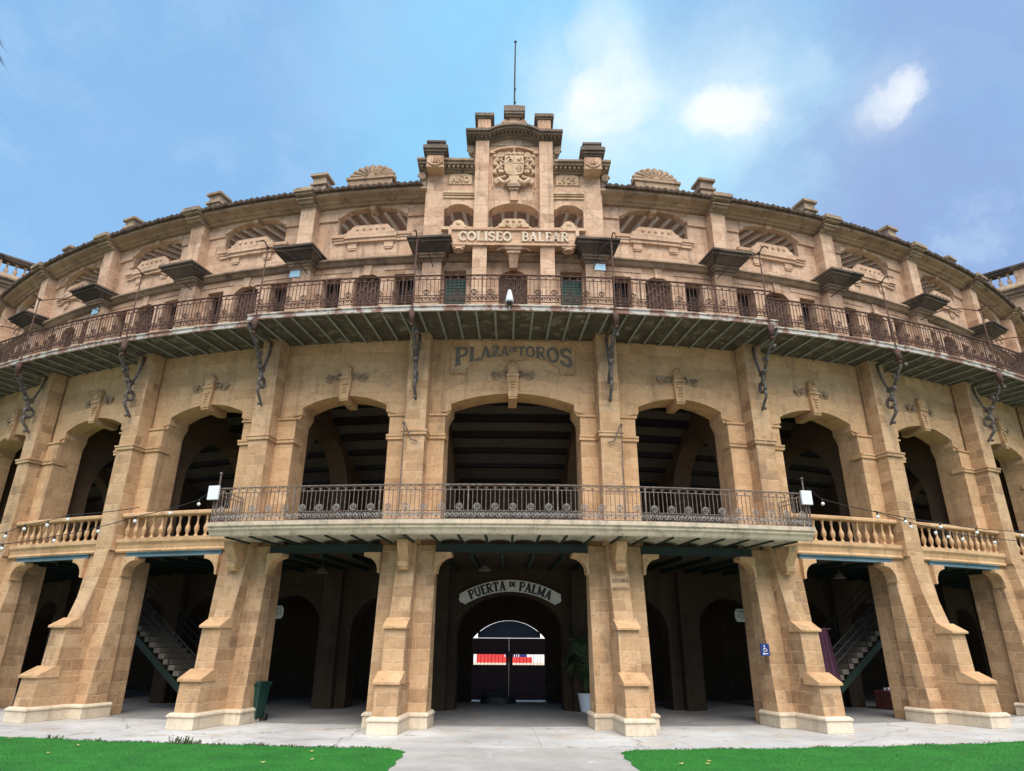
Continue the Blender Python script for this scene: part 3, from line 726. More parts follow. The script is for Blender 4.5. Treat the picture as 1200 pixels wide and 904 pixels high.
# pilasters of storey 2
m = MB()
m.bx(-.325, .325, -39.71, -39.15, 4.74, 8.02)
m.bx(-.325, .325, -39.70, -39.15, 8.0, 11.52)
m.bx(-.385, .385, -39.77, -39.15, 8.02, 8.12); m.bx(-.41, .41, -39.795, -39.15, 8.12, 8.18)
m.add([(-.325, -39.71, 4.74), (.325, -39.71, 4.74), (.325, -39.2, 4.74), (-.325, -39.2, 4.74)], [(0, 1, 2, 3)])
pil2 = ob('pilaster', m, 'low', ring, bevel=.015)
# upper part of the pilaster is smoother stone
first = True
for j in range(NP+1):
    for s in (-1, 1):
        if first: pil2.rotation_euler = (0, 0, RD(s*PIER[j])); first = False
        else: dup(pil2, s*PIER[j])

# beams over the ground-storey openings
def fbeam(k):
    hb = bay_half(k); x = 39.4*sin(RD(hb))-.79
    m = MB()
    dark = abs(k) <= 1
    z0, z1 = (4.53, 4.77) if dark else (4.53, 4.675)
    m.bx(-x, x, -39.46, -39.44, z0, z1)
    m.bx(-x, x, -39.52, -39.36, z0, z0+.02); m.bx(-x, x, -39.52, -39.36, z1-.02, z1)
    return ob('floor_beam', m, 'green' if dark else 'teal', ring, BAY[k+NP])
for k in range(-NP, NP+1): fbeam(k)

# stone balustrades of the side bays
BAL = [(.055, 0), (.075, .0), (.075, .04), (.05, .06), (.04, .09), (.055, .13), (.085, .20), (.092, .25), (.08, .31), (.05, .37), (.036, .44), (.034, .52), (.05, .55), (.05, .57), (.04, .59), (.07, .62), (.07, .66)]
def balustrade_proto():
    hb = RD(DE/2)*39.5-.34; fn = cylmap(39.5)
    m = MB()
    m.sweep([(39.05, 4.68), (39.54, 4.68), (39.56, 4.72), (39.52, 4.78), (39.54, 4.90), (39.60, 4.98), (39.60, 5.10), (39.05, 5.10)], -math.degrees(hb/39.5), math.degrees(hb/39.5), 10)
    b = ob('balustrade', m, 'mid', ring)
    q = MB()
    q.sweep([(39.28, 5.78), (39.54, 5.78), (39.57, 5.81), (39.57, 5.88), (39.54, 5.91), (39.28, 5.91)], -math.degrees(hb/39.5), math.degrees(hb/39.5), 10)
    ob('handrail', q, 'mid', b)
    l = MB(); l.lathe([(r*.86, z*1.03) for r, z in BAL], 0, -39.42, 10, 5.10)
    n = 13; base = None
    for i in range(n):
        a = math.degrees((-hb+.2+(2*hb-.4)*i/(n-1))/39.5)
        if base is None: base = ob('baluster', l, 'mid', b, a, smooth=True)
        else:
            c = base.copy(); COL.objects.link(c); c.parent = b; c.rotation_euler = (0, 0, RD(a))
    return b
b0 = balustrade_proto(); first = True
for k in range(2, 6):
    for s in (-1, 1):
        if first: b0.rotation_euler = (0, 0, RD(s*BAY[NP+k])); first = False
        else: dup(b0, s*BAY[NP+k])

# ------------------------------------------------------------------ ornamental iron railings
def railing_mesh(R, a0, a1, z0, z1, pitch=.122):
    """returns (bars, ornament)"""
    m = MB(); o = MB()
    L = RD(a1-a0)*R; n = max(4, int(L/pitch)); H = z1-z0
    P = lambda s, z, d=0: ((R+d)*sin(RD(a0)+s/R), -(R+d)*cos(RD(a0)+s/R), z)
    ns = max(6, int(L/.5))
    def rail(z, h, w):
        m.sweep([(R-w, z), (R+w, z), (R+w, z+h), (R-w, z+h)], a0, a1, ns)
    rail(z1-.03, .03, .024); rail(z1-.165, .02, .012); rail(z0+.24, .02, .012); rail(z0+.01, .022, .014)
    for i in range(n+1):
        s = L*i/n; w = .008
        big = i % 20 == 0
        if big: w = .018
        top = z1-.03 if big or i % 2 == 0 else z1-.165
        q = [P(s-w, z0, -w), P(s+w, z0, -w), P(s+w, z0, w), P(s-w, z0, w), P(s-w, top, -w), P(s+w, top, -w), P(s+w, top, w), P(s-w, top, w)]
        m.add(q, [(0, 1, 5, 4), (1, 2, 6, 5), (2, 3, 7, 6), (3, 0, 4, 7)])
        if i % 2 == 0 and i < n-1:   # arches between alternate bars
            r = L/n; m.tube([P(s+r-r*.92*cos(pi*t/8), z1-.16+.115*sin(pi*t/8)) for t in range(9)], .008, 4)
        if i % 4 == 2:               # rosette on every fourth bar
            o.tube([P(s+.085*cos(2*pi*t/12), z0+.36+.085*sin(2*pi*t/12)) for t in range(12)], .014, 4, closed=True)
            for t in range(6):
                a = 2*pi*t/6; o.ball(P(s+.05*cos(a), z0+.36+.05*sin(a), .01), .017, 4)
            o.ball(P(s, z0+.36, .02), .02, 4)
        if i < n and i % 2 == 0:     # scroll band at the foot
            c = s+L/n
            for sg in (-1, 1):
                o.tube([P(c+sg*(.055+.048*(1-t/14*.7)*cos(t*.62)), z0+.13+.085*(1-t/14*.6)*sin(t*.62)) for t in range(15)], .012, 4)
            o.ball(P(c, z0+.13, .01), .03, 4)
    return m, o

def add_rail(name_parent, R, a0, a1, z0, z1, mat, omat, returns=None):
    m, o = railing_mesh(R, a0, a1, z0, z1)
    if returns:
        for a in (a0, a1):
            for i in range(12):
                r = returns+(R-returns)*i/11
                m.bx(-.008, .008, -r-.008, -r+.008, z0, z1-.03)
            sa = RD(a)
            vs = m.v[-12*8:]
            m.v[-12*8:] = [(x*cos(sa)-y*sin(sa), x*sin(sa)+y*cos(sa), z) for x, y, z in vs]
            for z in (z1-.03, z0+.24, z0+.01, z1-.165):
                m.tube([(r*sin(sa), -r*cos(sa), z+.012) for r in (returns, R)], .014, 4)
    r = ob('railing', m, mat, name_parent)
    ob('rail_ornament', o, omat, r)
    return r

# lower balcony over the entrance
AB = 11.95
m = MB()
m.sweep([(39.12, 5.0), (40.98, 5.0), (40.98, 4.83), (41.02, 4.82), (41.06, 4.86), (41.10, 4.94), (41.17, 4.99), (41.17, 5.06), (41.23, 5.08), (41.24, 5.185), (39.12, 5.185)], -AB, AB, 60)
balc = ob('lower_balcony', m, 'cornice', ring)
m = MB(); st = MB()
na = 22
for i in range(na+1):
    a = -11.3+22.6*i/na
    st.rz([(39.5, 4.785), (40.98, 4.785), (40.98, 4.99), (39.5, 4.99)], -.032, .032)
    sa = RD(a); st.v[-8:] = [(x*cos(sa)-y*sin(sa), x*sin(sa)+y*cos(sa), z) for x, y, z in st.v[-8:]]
    if i < na:
        for t in range(8):
            u0, u1 = t/8, (t+1)/8
            def VP(u, r): 
                aa = RD(a+22.6/na*u); return (r*sin(aa), -r*cos(aa), 4.80+.115*math.sqrt(max(0, 1-(2*u-1)**2)))
            m.add([VP(u0, 39.3), VP(u1, 39.3), VP(u1, 40.99), VP(u0, 40.99)], [(0, 1, 2, 3)])
ob('jack_vaulting', m, 'plaster', balc, smooth=True)
ob('balcony_joists', st, 'green', balc)
add_rail(balc, 41.13, -11.9, 11.9, 5.19, 6.17, 'iron', 'whiteiron', 39.75)

# upper balcony in three runs
def upper_balcony(a0, a1, Rr, dz, step):
    m = MB(); n = max(8, int(abs(a1-a0)*1.5))
    m.sweep([(38.15, 11.50+dz), (Rr-.03, 11.50+dz), (Rr-.03, 11.60+dz), (38.15, 11.60+dz)], a0, a1, n)
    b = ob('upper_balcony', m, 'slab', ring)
    r = MB()
    r.sweep([(Rr-.04, 11.43+dz), (Rr+.03, 11.43+dz), (Rr+.03, 11.45+dz), (Rr-.01, 11.46+dz), (Rr-.01, 11.575+dz), (Rr+.03, 11.585+dz), (Rr+.03, 11.62+dz), (Rr-.04, 11.62+dz)], a0, a1, n)
    ob('rim_beam', r, 'rim', b)
    c = MB(); c.sweep([(Rr-.5, 11.605+dz), (Rr-.06, 11.605+dz), (Rr-.06, 11.68+dz), (Rr-.5, 11.68+dz)], a0, a1, n)
    ob('floor_kerb', c, 'trim', b)
    j = MB(); j.bx(-.035, .035, -(Rr-.05), -39.05, 11.445+dz, 11.465+dz); j.bx(-.014, .014, -(Rr-.05), -39.05, 11.465+dz, 11.50+dz)
    base = None; k = int(abs(a1-a0)/step)
    for i in range(k):
        a = a0+(a1-a0)*(i+.5)/k
        if base is None: base = ob('joist', j, 'joist', b, a)
        else:
            q = base.copy(); COL.objects.link(q); q.parent = b; q.rotation_euler = (0, 0, RD(a))
    add_rail(b, Rr-.06, a0+.05, a1-.05, 11.74+dz, 12.70+dz, 'rust', 'rust')
    return b
UB = 11.62
upper_balcony(-UB, UB, 41.3, 0, .80)
upper_balcony(UB, AEND, 40.85, .02, .92)
upper_balcony(-AEND, -UB, 40.85, .02, .92)
# tension rods and console brackets carrying it
def hanger(Rr):
    m = MB()
    m.tube([(0, -Rr-.06, 10.95), (0, -Rr-.06, 11.5), (0, -Rr-.02, 13.98)], .023, 6)
    m.bx(-.07, .07, -Rr-.13, -Rr+.02, 11.02, 11.42); m.bx(-.05, .05, -Rr-.11, -Rr-.01, 10.9, 11.02)
    pts = [(0, -Rr+.02, 14.0)]+[(0, -(Rr+(38.64-Rr)*t), 13.98+.60*t+.28*sin(pi*t)) for t in [i/10 for i in range(1, 11)]]
    m.tube(pts, .02, 5)
    m.tube([(0, -Rr-.02-.5*t, 13.98+.16*sin(t*pi)-.06*t) for t in [i/8 for i in range(9)]], .022, 5)
    m.ball((0, -Rr-.02, 14.02), .06, 5)
    return m
def bracket(Rr):
    m = MB()
    m.tube([(0, -Rr+.12, 11.40), (0, -40.62, 10.95), (0, -40.18, 10.28)], .055, 6)
    m.tube([(.045, -Rr+.2, 11.40), (.045, -40.58, 10.92), (.045, -40.1, 10.25)], .03, 5)
    m.tube([(0, -39.74, 11.38), (0, -39.80, 10.9), (0, -39.95, 10.42)], .045, 6)
    m.tube([(0, -39.75, 11.36), (0, -Rr+.1, 11.40)], .05, 6)
    ringy = [(0, -(39.99+.16*cos(2*pi*t/14)), 9.86+.17*sin(2*pi*t/14)) for t in range(14)]
    m.tube(ringy, .055, 6, closed=True)
    m.tube([(0, -(40.15-.14*t), 10.30-.40*t) for t in [i/4 for i in range(5)]], .07, 6)
    spir = [(0, -(40.02+.09*(1-t/20)*cos(t*.6)), 10.30+.09*(1-t/20)*sin(t*.6)) for t in range(18)]
    m.tube(spir, .045, 5)
    spir = [(0, -(40.42+.11*(1-t/20)*cos(t*.6+1)), 10.62+.11*(1-t/20)*sin(t*.6+1)) for t in range(18)]
    m.tube(spir, .035, 5)
    tail = [(0, -(40.07-.13*t+.09*sin(t*pi*1.6)), 9.72-.58*t) for t in [i/10 for i in range(11)]]
    m.tube(tail, .06, 6, .045); m.tube([(0, -39.86, 9.22), (0, -39.98, 9.13), (0, -40.0, 9.20)], .05, 6, .03)
    m.tube([(0, -39.86, 9.22), (0, -39.78, 9.12)], .05, 6, .03)
    m.ball((0, -40.34, 10.70), .10, 6); m.ball((0, -40.22, 10.33), .095, 6)
    m.ball((.11, -40.75, 11.0), .07, 6)
    return m
for Rr, js in ((41.3, (0, 1)), (40.85, range(2, NP+1))):
    h0 = k0 = None
    for j in js:
        for s in (-1, 1):
            a = s*(PIER[j]-(.10 if j == 0 else .5))
            if h0 is None:
                h0 = ob('hanger_rod', hanger(Rr), 'rust', ring, a, smooth=True); k0 = ob('scroll_bracket', bracket(Rr), 'bracket', ring, s*(PIER[j]), smooth=True)
            else:
                dup(h0, a); dup(k0, s*(PIER[j]))

# ------------------------------------------------------------------ third storey and attic
R3 = 38.20
def door_poly(h, z0, zs, rise): return [(h, z0), (h, zs)]+seg_arch(h, zs, rise, 8)[1:-1]+[(-h, zs), (-h, z0)]
def rect(x0, x1, z0, z1): return [(x0, z0), (x1, z0), (x1, z1), (x0, z1)]
def shift(poly, dx): return [(a+dx, b) for a, b in poly]
ATT = [(1.34, 16.40), (1.34, 17.10), (1.30, 17.16), (1.22, 17.22), (1.10, 17.29), (1.06, 17.33)]+[(1.06, 17.38)]+seg_arch(1.06, 17.38, .15, 8)[1:-1]+[(-1.06, 17.38), (-1.06, 17.33), (-1.10, 17.29), (-1.22, 17.22), (-1.30, 17.16), (-1.34, 17.10), (-1.34, 16.40)]
def storey3(k):
    hb = RD(bay_half(k))*R3; fn = cylmap(R3); m = MB()
    ztop = 15.35 if k == 0 else 17.60
    holes = [door_poly(.51, 11.75, 14.42, .26)]
    if k == 0: holes += [rect(-2.50, -1.70, 11.75, 14.68), rect(1.70, 2.50, 11.75, 14.68)]
    else: holes += [rect(-1.74, -1.02, 11.75, 14.6), rect(1.02, 1.74, 11.75, 14.6)]
    m.panel([(-hb, 11.55), (hb, 11.55), (hb, 15.3), (-hb, 15.3)], holes, -.55, 0, fn)
    if k: m.panel([(-hb, 15.3), (hb, 15.3), (hb, ztop), (-hb, ztop)], [ATT], -.20, 0, fn)
    else: m.panel([(-hb, 15.3), (hb, 15.3), (hb, ztop), (-hb, ztop)], [], -.20, 0, fn)
    # raised surrounds: lintel course, keystone over the door, ledges at the springing of the attic opening
    m.add([(-.11, -R3-.06, 14.60), (.11, -R3-.06, 14.60), (.17, -R3-.06, 15.06), (-.17, -R3-.06, 15.06), (-.11, -R3, 14.60), (.11, -R3, 14.60), (.17, -R3, 15.06), (-.17, -R3, 15.06)],
          [(0, 1, 2, 3), (0, 4, 5, 1), (1, 5, 6, 2), (3, 7, 4, 0)])
    if k:
        m.panel([(.62, 14.78), (hb, 14.78), (hb, 14.96), (.62, 14.96)], [], 0, .03, fn)
        m.panel([(-hb, 14.78), (-.62, 14.78), (-.62, 14.96), (-hb, 14.96)], [], 0, .03, fn)
        ring_v = [(1.06, 17.38), (1.06, 17.33), (1.35, 17.16), (1.35, 17.595), (-1.35, 17.595), (-1.35, 17.16), (-1.06, 17.33), (-1.06, 17.38)]+seg_arch(1.06, 17.38, .15, 8)[::-1][1:-1]
        m.panel(ring_v, [], 0, .075, fn)
        m.bx(-.12, .12, -R3-.13, -R3+.3, 17.42, 17.595)
    w = ob('upper_wall', m, 'up', ring, BAY[k+NP])
    # doors and shutters set back in the openings
    d = MB(); d.panel(door_poly(.51, 11.7, 14.42, .26), [], -.34, -.28, fn)
    for i in range(7): d.bx(-.49+.145*i, -.49+.145*i+.06, -R3+.20, -R3+.28, 11.7, 14.4)
    for t in range(6):
        z = 12.0+t*.38
        d.add([(-.49, -R3+.19, z), (.49, -R3+.19, z+.9), (.49, -R3+.19, z+.96), (-.49, -R3+.19, z+.06)], [(0, 1, 2, 3)])
    ob('lattice_door', d, 'doorwood', w)
    for s in (-1, 1):
        x0, x1, zt = (1.70, 2.50, 14.68) if k == 0 else (1.02, 1.74, 14.6)
        a, b = sorted((s*x0, s*x1)); q = MB()
        if k == 0:
            q.panel(rect(a, (a+b)/2-.01, 11.7, zt-.22), [], -.33, -.27, fn); q.panel(rect((a+b)/2+.01, b, 11.7, zt-.22), [], -.33, -.27, fn)
            for t in range(22): q.panel(rect(a+.05, b-.05, 11.8+t*.12, 11.86+t*.12), [], -.27, -.245, fn)
            ob('green_shutter', q, 'shutter', w)
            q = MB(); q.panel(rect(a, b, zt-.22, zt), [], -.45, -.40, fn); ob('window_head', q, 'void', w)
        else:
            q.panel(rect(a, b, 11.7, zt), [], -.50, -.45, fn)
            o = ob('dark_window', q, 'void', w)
            q = MB()
            for xx in (a, (a+b)/2-.03, b-.06): q.panel(rect(xx, xx+.06, 11.7, zt), [], -.42, -.36, fn)
            for zz in (12.4, 13.3, zt-.07): q.panel(rect(a+.06, b-.06, zz, zz+.06), [], -.41, -.37, fn)
            ob('window_bars', q, 'doorwood', w)
    # string course
    c = MB(); ab = math.degrees(hb/R3)
    c.sweep([(38.2, 15.0), (38.33, 15.02), (38.37, 15.06), (38.40, 15.12), (38.52, 15.15), (38.52, 15.21), (38.2, 15.26)], -ab, ab, 10)
    ob('string_course', c, 'capmid', w)
    if k:
        s = MB()
        s.panel(rect(-1.53, 1.53, 16.24, 16.36), [], 0, .15, fn); s.panel(rect(-1.49, 1.49, 16.15, 16.24), [], 0, .10, fn)
        s.panel(rect(-1.00, 1.00, 16.15, 16.365), [], 0, .19, fn); s.panel(rect(-.98, .98, 16.02, 16.15), [], 0, .13, fn)
        s.panel(rect(-1.44, 1.44, 16.03, 16.14), [], 0, .07, fn)
        ob('window_sill', s, 'up', w)
        for x in (-.70, .70):
            s = MB(); s.panel(rect(x-.17, x+.17, 15.78, 16.02), [], 0, .07, fn); s.panel(rect(x-.14, x+.14, 15.72, 15.78), [], 0, .05, fn); ob('sill_block', s, 'up', w)
        for q in (-1, 1):
            a, b = sorted((q*1.36, q*hb)); s = MB(); s.panel(rect(a, b, 17.06, 17.56), [], 0, .075, fn); ob('springing_stone', s, 'up', w)
        s = MB(); s.panel([(-.93, 16.37), (.93, 16.37), (.90, 16.47), (.78, 16.52), (.72, 16.62), (.62, 16.70), (-.62, 16.70), (-.72, 16.62), (-.78, 16.52), (-.90, 16.47)], [], .0, .16, fn)
        for i in range(5): 
            x = -.5+.25*i; px, py, pz = fn(x, .16, 16.53); s.ball((px, py, pz), .065, 6)
        ob('sill_crest', s, 'up', w)
    return w
u0 = storey3(0); u1 = None
for k in range(-NP, NP+1):
    if k == 0: continue
    if u1 is None: u1 = storey3(k)
    else: dup(u1, BAY[k+NP])

# pilasters with their black corbelled capitals
def upper_pilaster(ztop):
    m = MB()
    m.bx(-.34, .34, -38.55, -38.1, 11.55, 14.95)
    m.bx(-.30, .30, -38.66, -38.1, 15.4, ztop)
    p = ob('upper_pilaster', m, 'up', ring, bevel=.012)
    c = MB()
    for z0, z1, h, r, t in ((14.84, 14.93, .38, 38.62, 0), (14.93, 15.01, .44, 38.74, 0), (15.01, 15.09, .50, 38.82, 0)):
        c.bx(-h, h, -r, -38.15, z0, z1)
    ob('capital_neck', c, 'capmid', p, bevel=.012)
    c = MB()
    c.add([(-.53, -38.86, 15.09), (.53, -38.86, 15.09), (.53, -38.15, 15.09), (-.53, -38.15, 15.09), (-.70, -39.18, 15.26), (.70, -39.18, 15.26), (.70, -38.15, 15.26), (-.70, -38.15, 15.26)],
          [(0, 3, 2, 1), (4, 5, 6, 7), (0, 1, 5, 4), (1, 2, 6, 5), (2, 3, 7, 6), (3, 0, 4, 7)])
    c.bx(-.74, .74, -39.26, -38.15, 15.26, 15.36); c.bx(-.79, .79, -39.36, -38.15, 15.36, 15.45)
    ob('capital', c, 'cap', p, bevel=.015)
    return p
up0 = upper_pilaster(18.56); up1 = upper_pilaster(17.52)
up0.rotation_euler = (0, 0, RD(-PIER[0])); dup(up0, PIER[0])
q = MB()
q.bx(-.34, .34, -38.76, -38.1, 17.50, 17.57); q.bx(-.30, .30, -38.92, -38.1, 17.57, 17.80); q.bx(-.34, .34, -39.02, -38.1, 17.66, 17.72)
q.bx(-.36, .36, -39.14, -38.1, 17.80, 17.88); q.bx(-.40, .40, -39.22, -38.1, 17.88, 18.02); q.bx(-.34, .34, -39.16, -38.1, 18.02, 18.10)
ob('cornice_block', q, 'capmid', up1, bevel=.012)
first = True
for j in range(1, NP+1):
    for s in (-1, 1):
        if first: up1.rotation_euler = (0, 0, RD(s*PIER[j])); first = False
        else: dup(up1, s*PIER[j])

# cornice, tiled eaves, roof blocks
GA = 5.05                                              # half angle taken by the gable
for s in (-1, 1):
    a0, a1 = sorted((s*4.8, s*(AEND+.2)))
    c = MB(); c.sweep([(37.7, 17.58), (38.42, 17.58), (38.46, 17.63), (38.56, 17.66), (38.62, 17.72), (38.84, 17.77), (38.90, 17.80), (38.90, 17.90), (37.7, 17.90)], a0, a1, 80)
    ob('cornice', c, 'corn', ring)
    t = MB(); per = math.degrees(.235/38.9); a0, a1 = sorted((s*GA, s*(AEND+.2))); n = int((a1-a0)/per*8); vs = []; fs = []
    for i in range(n+1):
        a = a0+(a1-a0)*i/n; ph = (a-a0)/per*2*pi
        w = .075*abs(sin(ph/2)); ra = RD(a)
        ja = .02*sin(i//8*2.3)
        for r, z in ((39.04+ja, 17.88+w*.6), (39.07+ja, 17.95+w), (38.2, 18.17+w), (36.3, 18.66+w)): vs.append((r*sin(ra), -r*cos(ra), z))
    for i in range(n):
        for j in range(3): fs.append((i*4+j, i*4+4+j, i*4+5+j, i*4+1+j))
    base = len(vs)
    for i in range(n+1):
        ra = RD(a0+(a1-a0)*i/n); vs.append((38.3*sin(ra), -38.3*cos(ra), 17.905))
    for i in range(n): fs.append((base+i, base+i+1, (i+1)*4, i*4))
    t.add(vs, fs); ob('tiled_eaves', t, 'tile', ring)
m = MB()
m.bx(-.29, .29, -38.15, -37.62, 18.0, 18.95); m.bx(-.35, .35, -38.22, -37.55, 18.95, 19.05); m.bx(-.27, .27, -38.13, -37.64, 19.05, 19.36)
m.bx(-.36, .36, -38.24, -37.53, 19.36, 19.47); m.bx(-.28, .28, -38.14, -37.62, 19.47, 19.55)
mer = ob('roof_merlon', m, 'capmid', ring, bevel=.012); first = True
for j in range(1, NP+1):
    for s in (-1, 1):
        if first: mer.rotation_euler = (0, 0, RD(s*PIER[j])); first = False
        else: dup(mer, s*PIER[j])
# shell crests beside the gable
m = MB()
m.bx(-.86, .86, -38.90, -38.3, 18.0, 18.36); m.bx(-.92, .92, -38.96, -38.3, 18.36, 18.46)
for i in range(11):
    am = RD(4+172*i/10)
    m.tube([(q*.80*cos(am), -38.70-.10*sin(q*pi), 18.48+q*.56*sin(am)) for q in (.15, .4, .65, .85, .97, 1.03)], .035, 7, .125)
    m.ball((.86*cos(am), -38.68, 18.48+.60*sin(am)), .10, 6)
m.xz([(p[0], p[1]) for p in arcpts(0, 18.46, .80, .60, 0, 180, 14)], 38.30, 38.60)
m.ball((0, -38.78, 18.52), .17, 7)
sh = ob('shell_crest', m, 'corn', ring, BAY[NP-1]); dup(sh, BAY[NP+1])

# roof underside with rafters, seen through the attic openings
m = MB(); m.sweep([(37.99, 17.60), (34.6, 18.30), (34.6, 18.36), (37.99, 17.66)], -AEND, AEND, 90); soff = ob('roof_soffit', m, 'wood', ring)
m = MB(); m.sweep([(33.2, 15.20), (38.0, 15.20), (38.0, 15.28), (33.2, 15.28)], -AEND, AEND, 80); ob('attic_floor', m, 'mid', ring)
rf = MB()
na = int(2*AEND/.76)
for i in range(na):
    a = RD(-AEND+.4+.76*i)
    vs = [(-.06, -37.95, 17.47), (.06, -37.95, 17.47), (.06, -34.7, 18.15), (-.06, -34.7, 18.15), (-.06, -37.95, 17.60), (.06, -37.95, 17.60), (.06, -34.7, 18.27), (-.06, -34.7, 18.27)]
    rf.add([(x*cos(a)-y*sin(a), x*sin(a)+y*cos(a), z) for x, y, z in vs], [(0, 3, 2, 1), (0, 1, 5, 4), (1, 2, 6, 5), (2, 3, 7, 6), (3, 0, 4, 7)])
ob('rafters', rf, 'rafter', soff)

# ------------------------------------------------------------------ central gable
GR = 38.60
gf = flatmap(GR)
m = MB()
def arch_open(cx, h, z0, zs, rise, nib=.12):
    p = [(h, z0), (h, zs-.12), (h-nib*.4, zs-.03), (h-nib, zs), (h-nib, zs+.04)]+seg_arch(h-nib, zs+.04, rise, 8)[1:-1]
    q = p+[(-(h-nib), zs+.04), (-(h-nib), zs), (-(h-nib*.4), zs-.03), (-h, zs-.12), (-h, z0)]
    return [(a+cx, b) for a, b in q]
outer = [(-3.28, 15.27), (3.28, 15.27), (3.28, 18.62), (1.5, 18.62), (1.5, 20.0), (-1.5, 20.0), (-1.5, 18.62), (-3.28, 18.62)]
m.panel(outer, [arch_open(0, .93, 16.16, 17.02, .24), arch_open(-2.02, .55, 16.16, 17.08, .12, .16), arch_open(2.02, .55, 16.16, 17.08, .12, .16)], -.5, 0, gf)
m.bx(-3.25, -2.6, -GR+.4, -GR+1.6, 17.9, 18.6); m.bx(2.6, 3.25, -GR+.4, -GR+1.6, 17.9, 18.6)
gable = ob('gable', m, 'up', ring)
for s in (-1, 1):
    m = MB(); a, b = sorted((s*.95, s*1.46)); m.bx(a, b, -38.84, -38.0, 11.6, 19.97)
    ob('gable_pilaster', m, 'up', gable, bevel=.01)
# mouldings in the side fields and sills
m = MB()
for s in (-1, 1):
    a, b = sorted((s*1.47, s*2.62))
    m.bx(a, b, -GR-.07, -GR, 17.60, 17.66); m.bx(a, b, -GR-.11, -GR, 17.66, 17.76); m.bx(a, b, -GR-.05, -GR, 17.48, 17.53)
    m.bx(a, b, -GR-.16, -GR, 16.02, 16.14)
    m.xz(arcpts(s*2.0, 16.14, .24, .30, 0, 180, 12), GR-.05, GR+.14); m.bx(s*2.0-.30, s*2.0+.30, -GR-.18, -GR, 16.10, 16.19)
    m.ball((s*2.0, -GR-.14, 16.26), .09, 6)
    ob('gable_sill', m, 'trim', gable); m = MB()
m.bx(-.94, .94, -GR-.14, -GR, 16.02, 16.13)
m.xz([(-.56, 16.13), (.56, 16.13), (.54, 16.24), (.44, 16.30), (.42, 16.40), (.32, 16.47), (-.32, 16.47), (-.42, 16.40), (-.44, 16.30), (-.54, 16.24)], GR-.1, GR+.20)
for i in range(3): m.ball((-.22+.22*i, -GR-.20, 16.37), .07, 6)
for i in range(5): m.tube([(0, -GR-.2, 16.06), ((i-2)*.14, -GR-.21, 16.24-abs(i-2)*.01)], .035, 5, .05)
for s in (-1, 1): m.tube([(s*(.55+.28*t), -GR-.18, 16.12-.06*sin(t*pi)) for t in [i/8 for i in range(9)]], .05, 6, .02)
ob('gable_sill', m, 'trim', gable)
# name board
m = MB()
BR = 38.88
m.bx(-2.22, 2.22, -BR+.02, -38.6, 15.36, 15.92)
m.bx(-2.34, 2.34, -BR-.05, -38.6, 15.90, 15.97); m.bx(-2.34, 2.34, -BR-.05, -38.6, 15.27, 15.36)
m.bx(-2.34, -2.22, -BR-.05, -38.6, 15.36, 15.90); m.bx(2.22, 2.34, -BR-.05, -38.6, 15.36, 15.90)
for s in (-1, 1):
    m.bx(s*1.95-.22, s*1.95+.22, -BR-.02, -38.6, 15.19, 15.28); m.lathe([(.2, 0), (.17, .06), (.1, .1)], s*1.95, -38.8, 10, 15.09)
    m.bx(s*2.0-.24, s*2.0+.24, -BR-.02, -38.6, 15.97, 16.03)
m.bx(-.30, .30, -BR+.02, -38.3, 15.17, 15.27); m.bx(-.24, .24, -BR+.08, -38.3, 15.05, 15.17)
m.add([(-.19, -38.75, 15.05), (.19, -38.75, 15.05), (.19, -38.2, 15.05), (-.19, -38.2, 15.05), (-.13, -38.5, 14.60), (.13, -38.5, 14.60), (.13, -38.2, 14.60), (-.13, -38.2, 14.60)],
      [(0, 1, 2, 3), (7, 6, 5, 4), (0, 4, 5, 1), (1, 5, 6, 2), (2, 6, 7, 3), (3, 7, 4, 0)])
for s in (-1, 1): m.tube([(s*(.3+.3*t), -38.8, 15.22-.1*t+.05*sin(pi*t)) for t in [i/6 for i in range(7)]], .05, 5, .02)
nb = ob('name_board', m, 'up', gable)
t = MB()
lettering(t, 'COLISEO', -1.97, -.06, lambda x: (15.45, 15.82), lambda x, z, d: (x, -(BR-.02+d), z), .07, 1.25)
lettering(t, 'BALEAR', .27, 1.97, lambda x: (15.45, 15.82), lambda x, z, d: (x, -(BR-.02+d), z), .07, 1.25)
ob('raised_letters', t, 'plinth', nb)
# date plaques
for s, word in ((-1, 'A~O'), (1, '1929')):
    m = MB(); cx = s*2.0
    m.xz([(cx-.42, 18.10), (cx+.42, 18.10), (cx+.42, 18.50), (cx+.30, 18.53), (cx+.27, 18.60), (cx-.27, 18.60), (cx-.30, 18.53), (cx-.42, 18.50)], GR, GR+.05)
    q = ob('date_plaque', m, 'trim', gable)
    t = MB(); lettering(t, word, cx-.35, cx+.35, lambda x: (18.17, 18.44 if word != 'A~O' else 18.42), lambda x, z, d: (x, -(GR+.045+d), z), .05)
    ob('raised_letters', t, 'trim', q)
    m = MB(); m.tube([(cx-.46, -GR-.05, 18.06), (cx-.46, -GR-.05, 18.50), (cx-.33, -GR-.05, 18.56), (cx-.29, -GR-.05, 18.64), (cx+.29, -GR-.05, 18.64), (cx+.33, -GR-.05, 18.56), (cx+.46, -GR-.05, 18.50), (cx+.46, -GR-.05, 18.06)], .018, 5)
    ob('plaque_moulding', m, 'capmid', q)
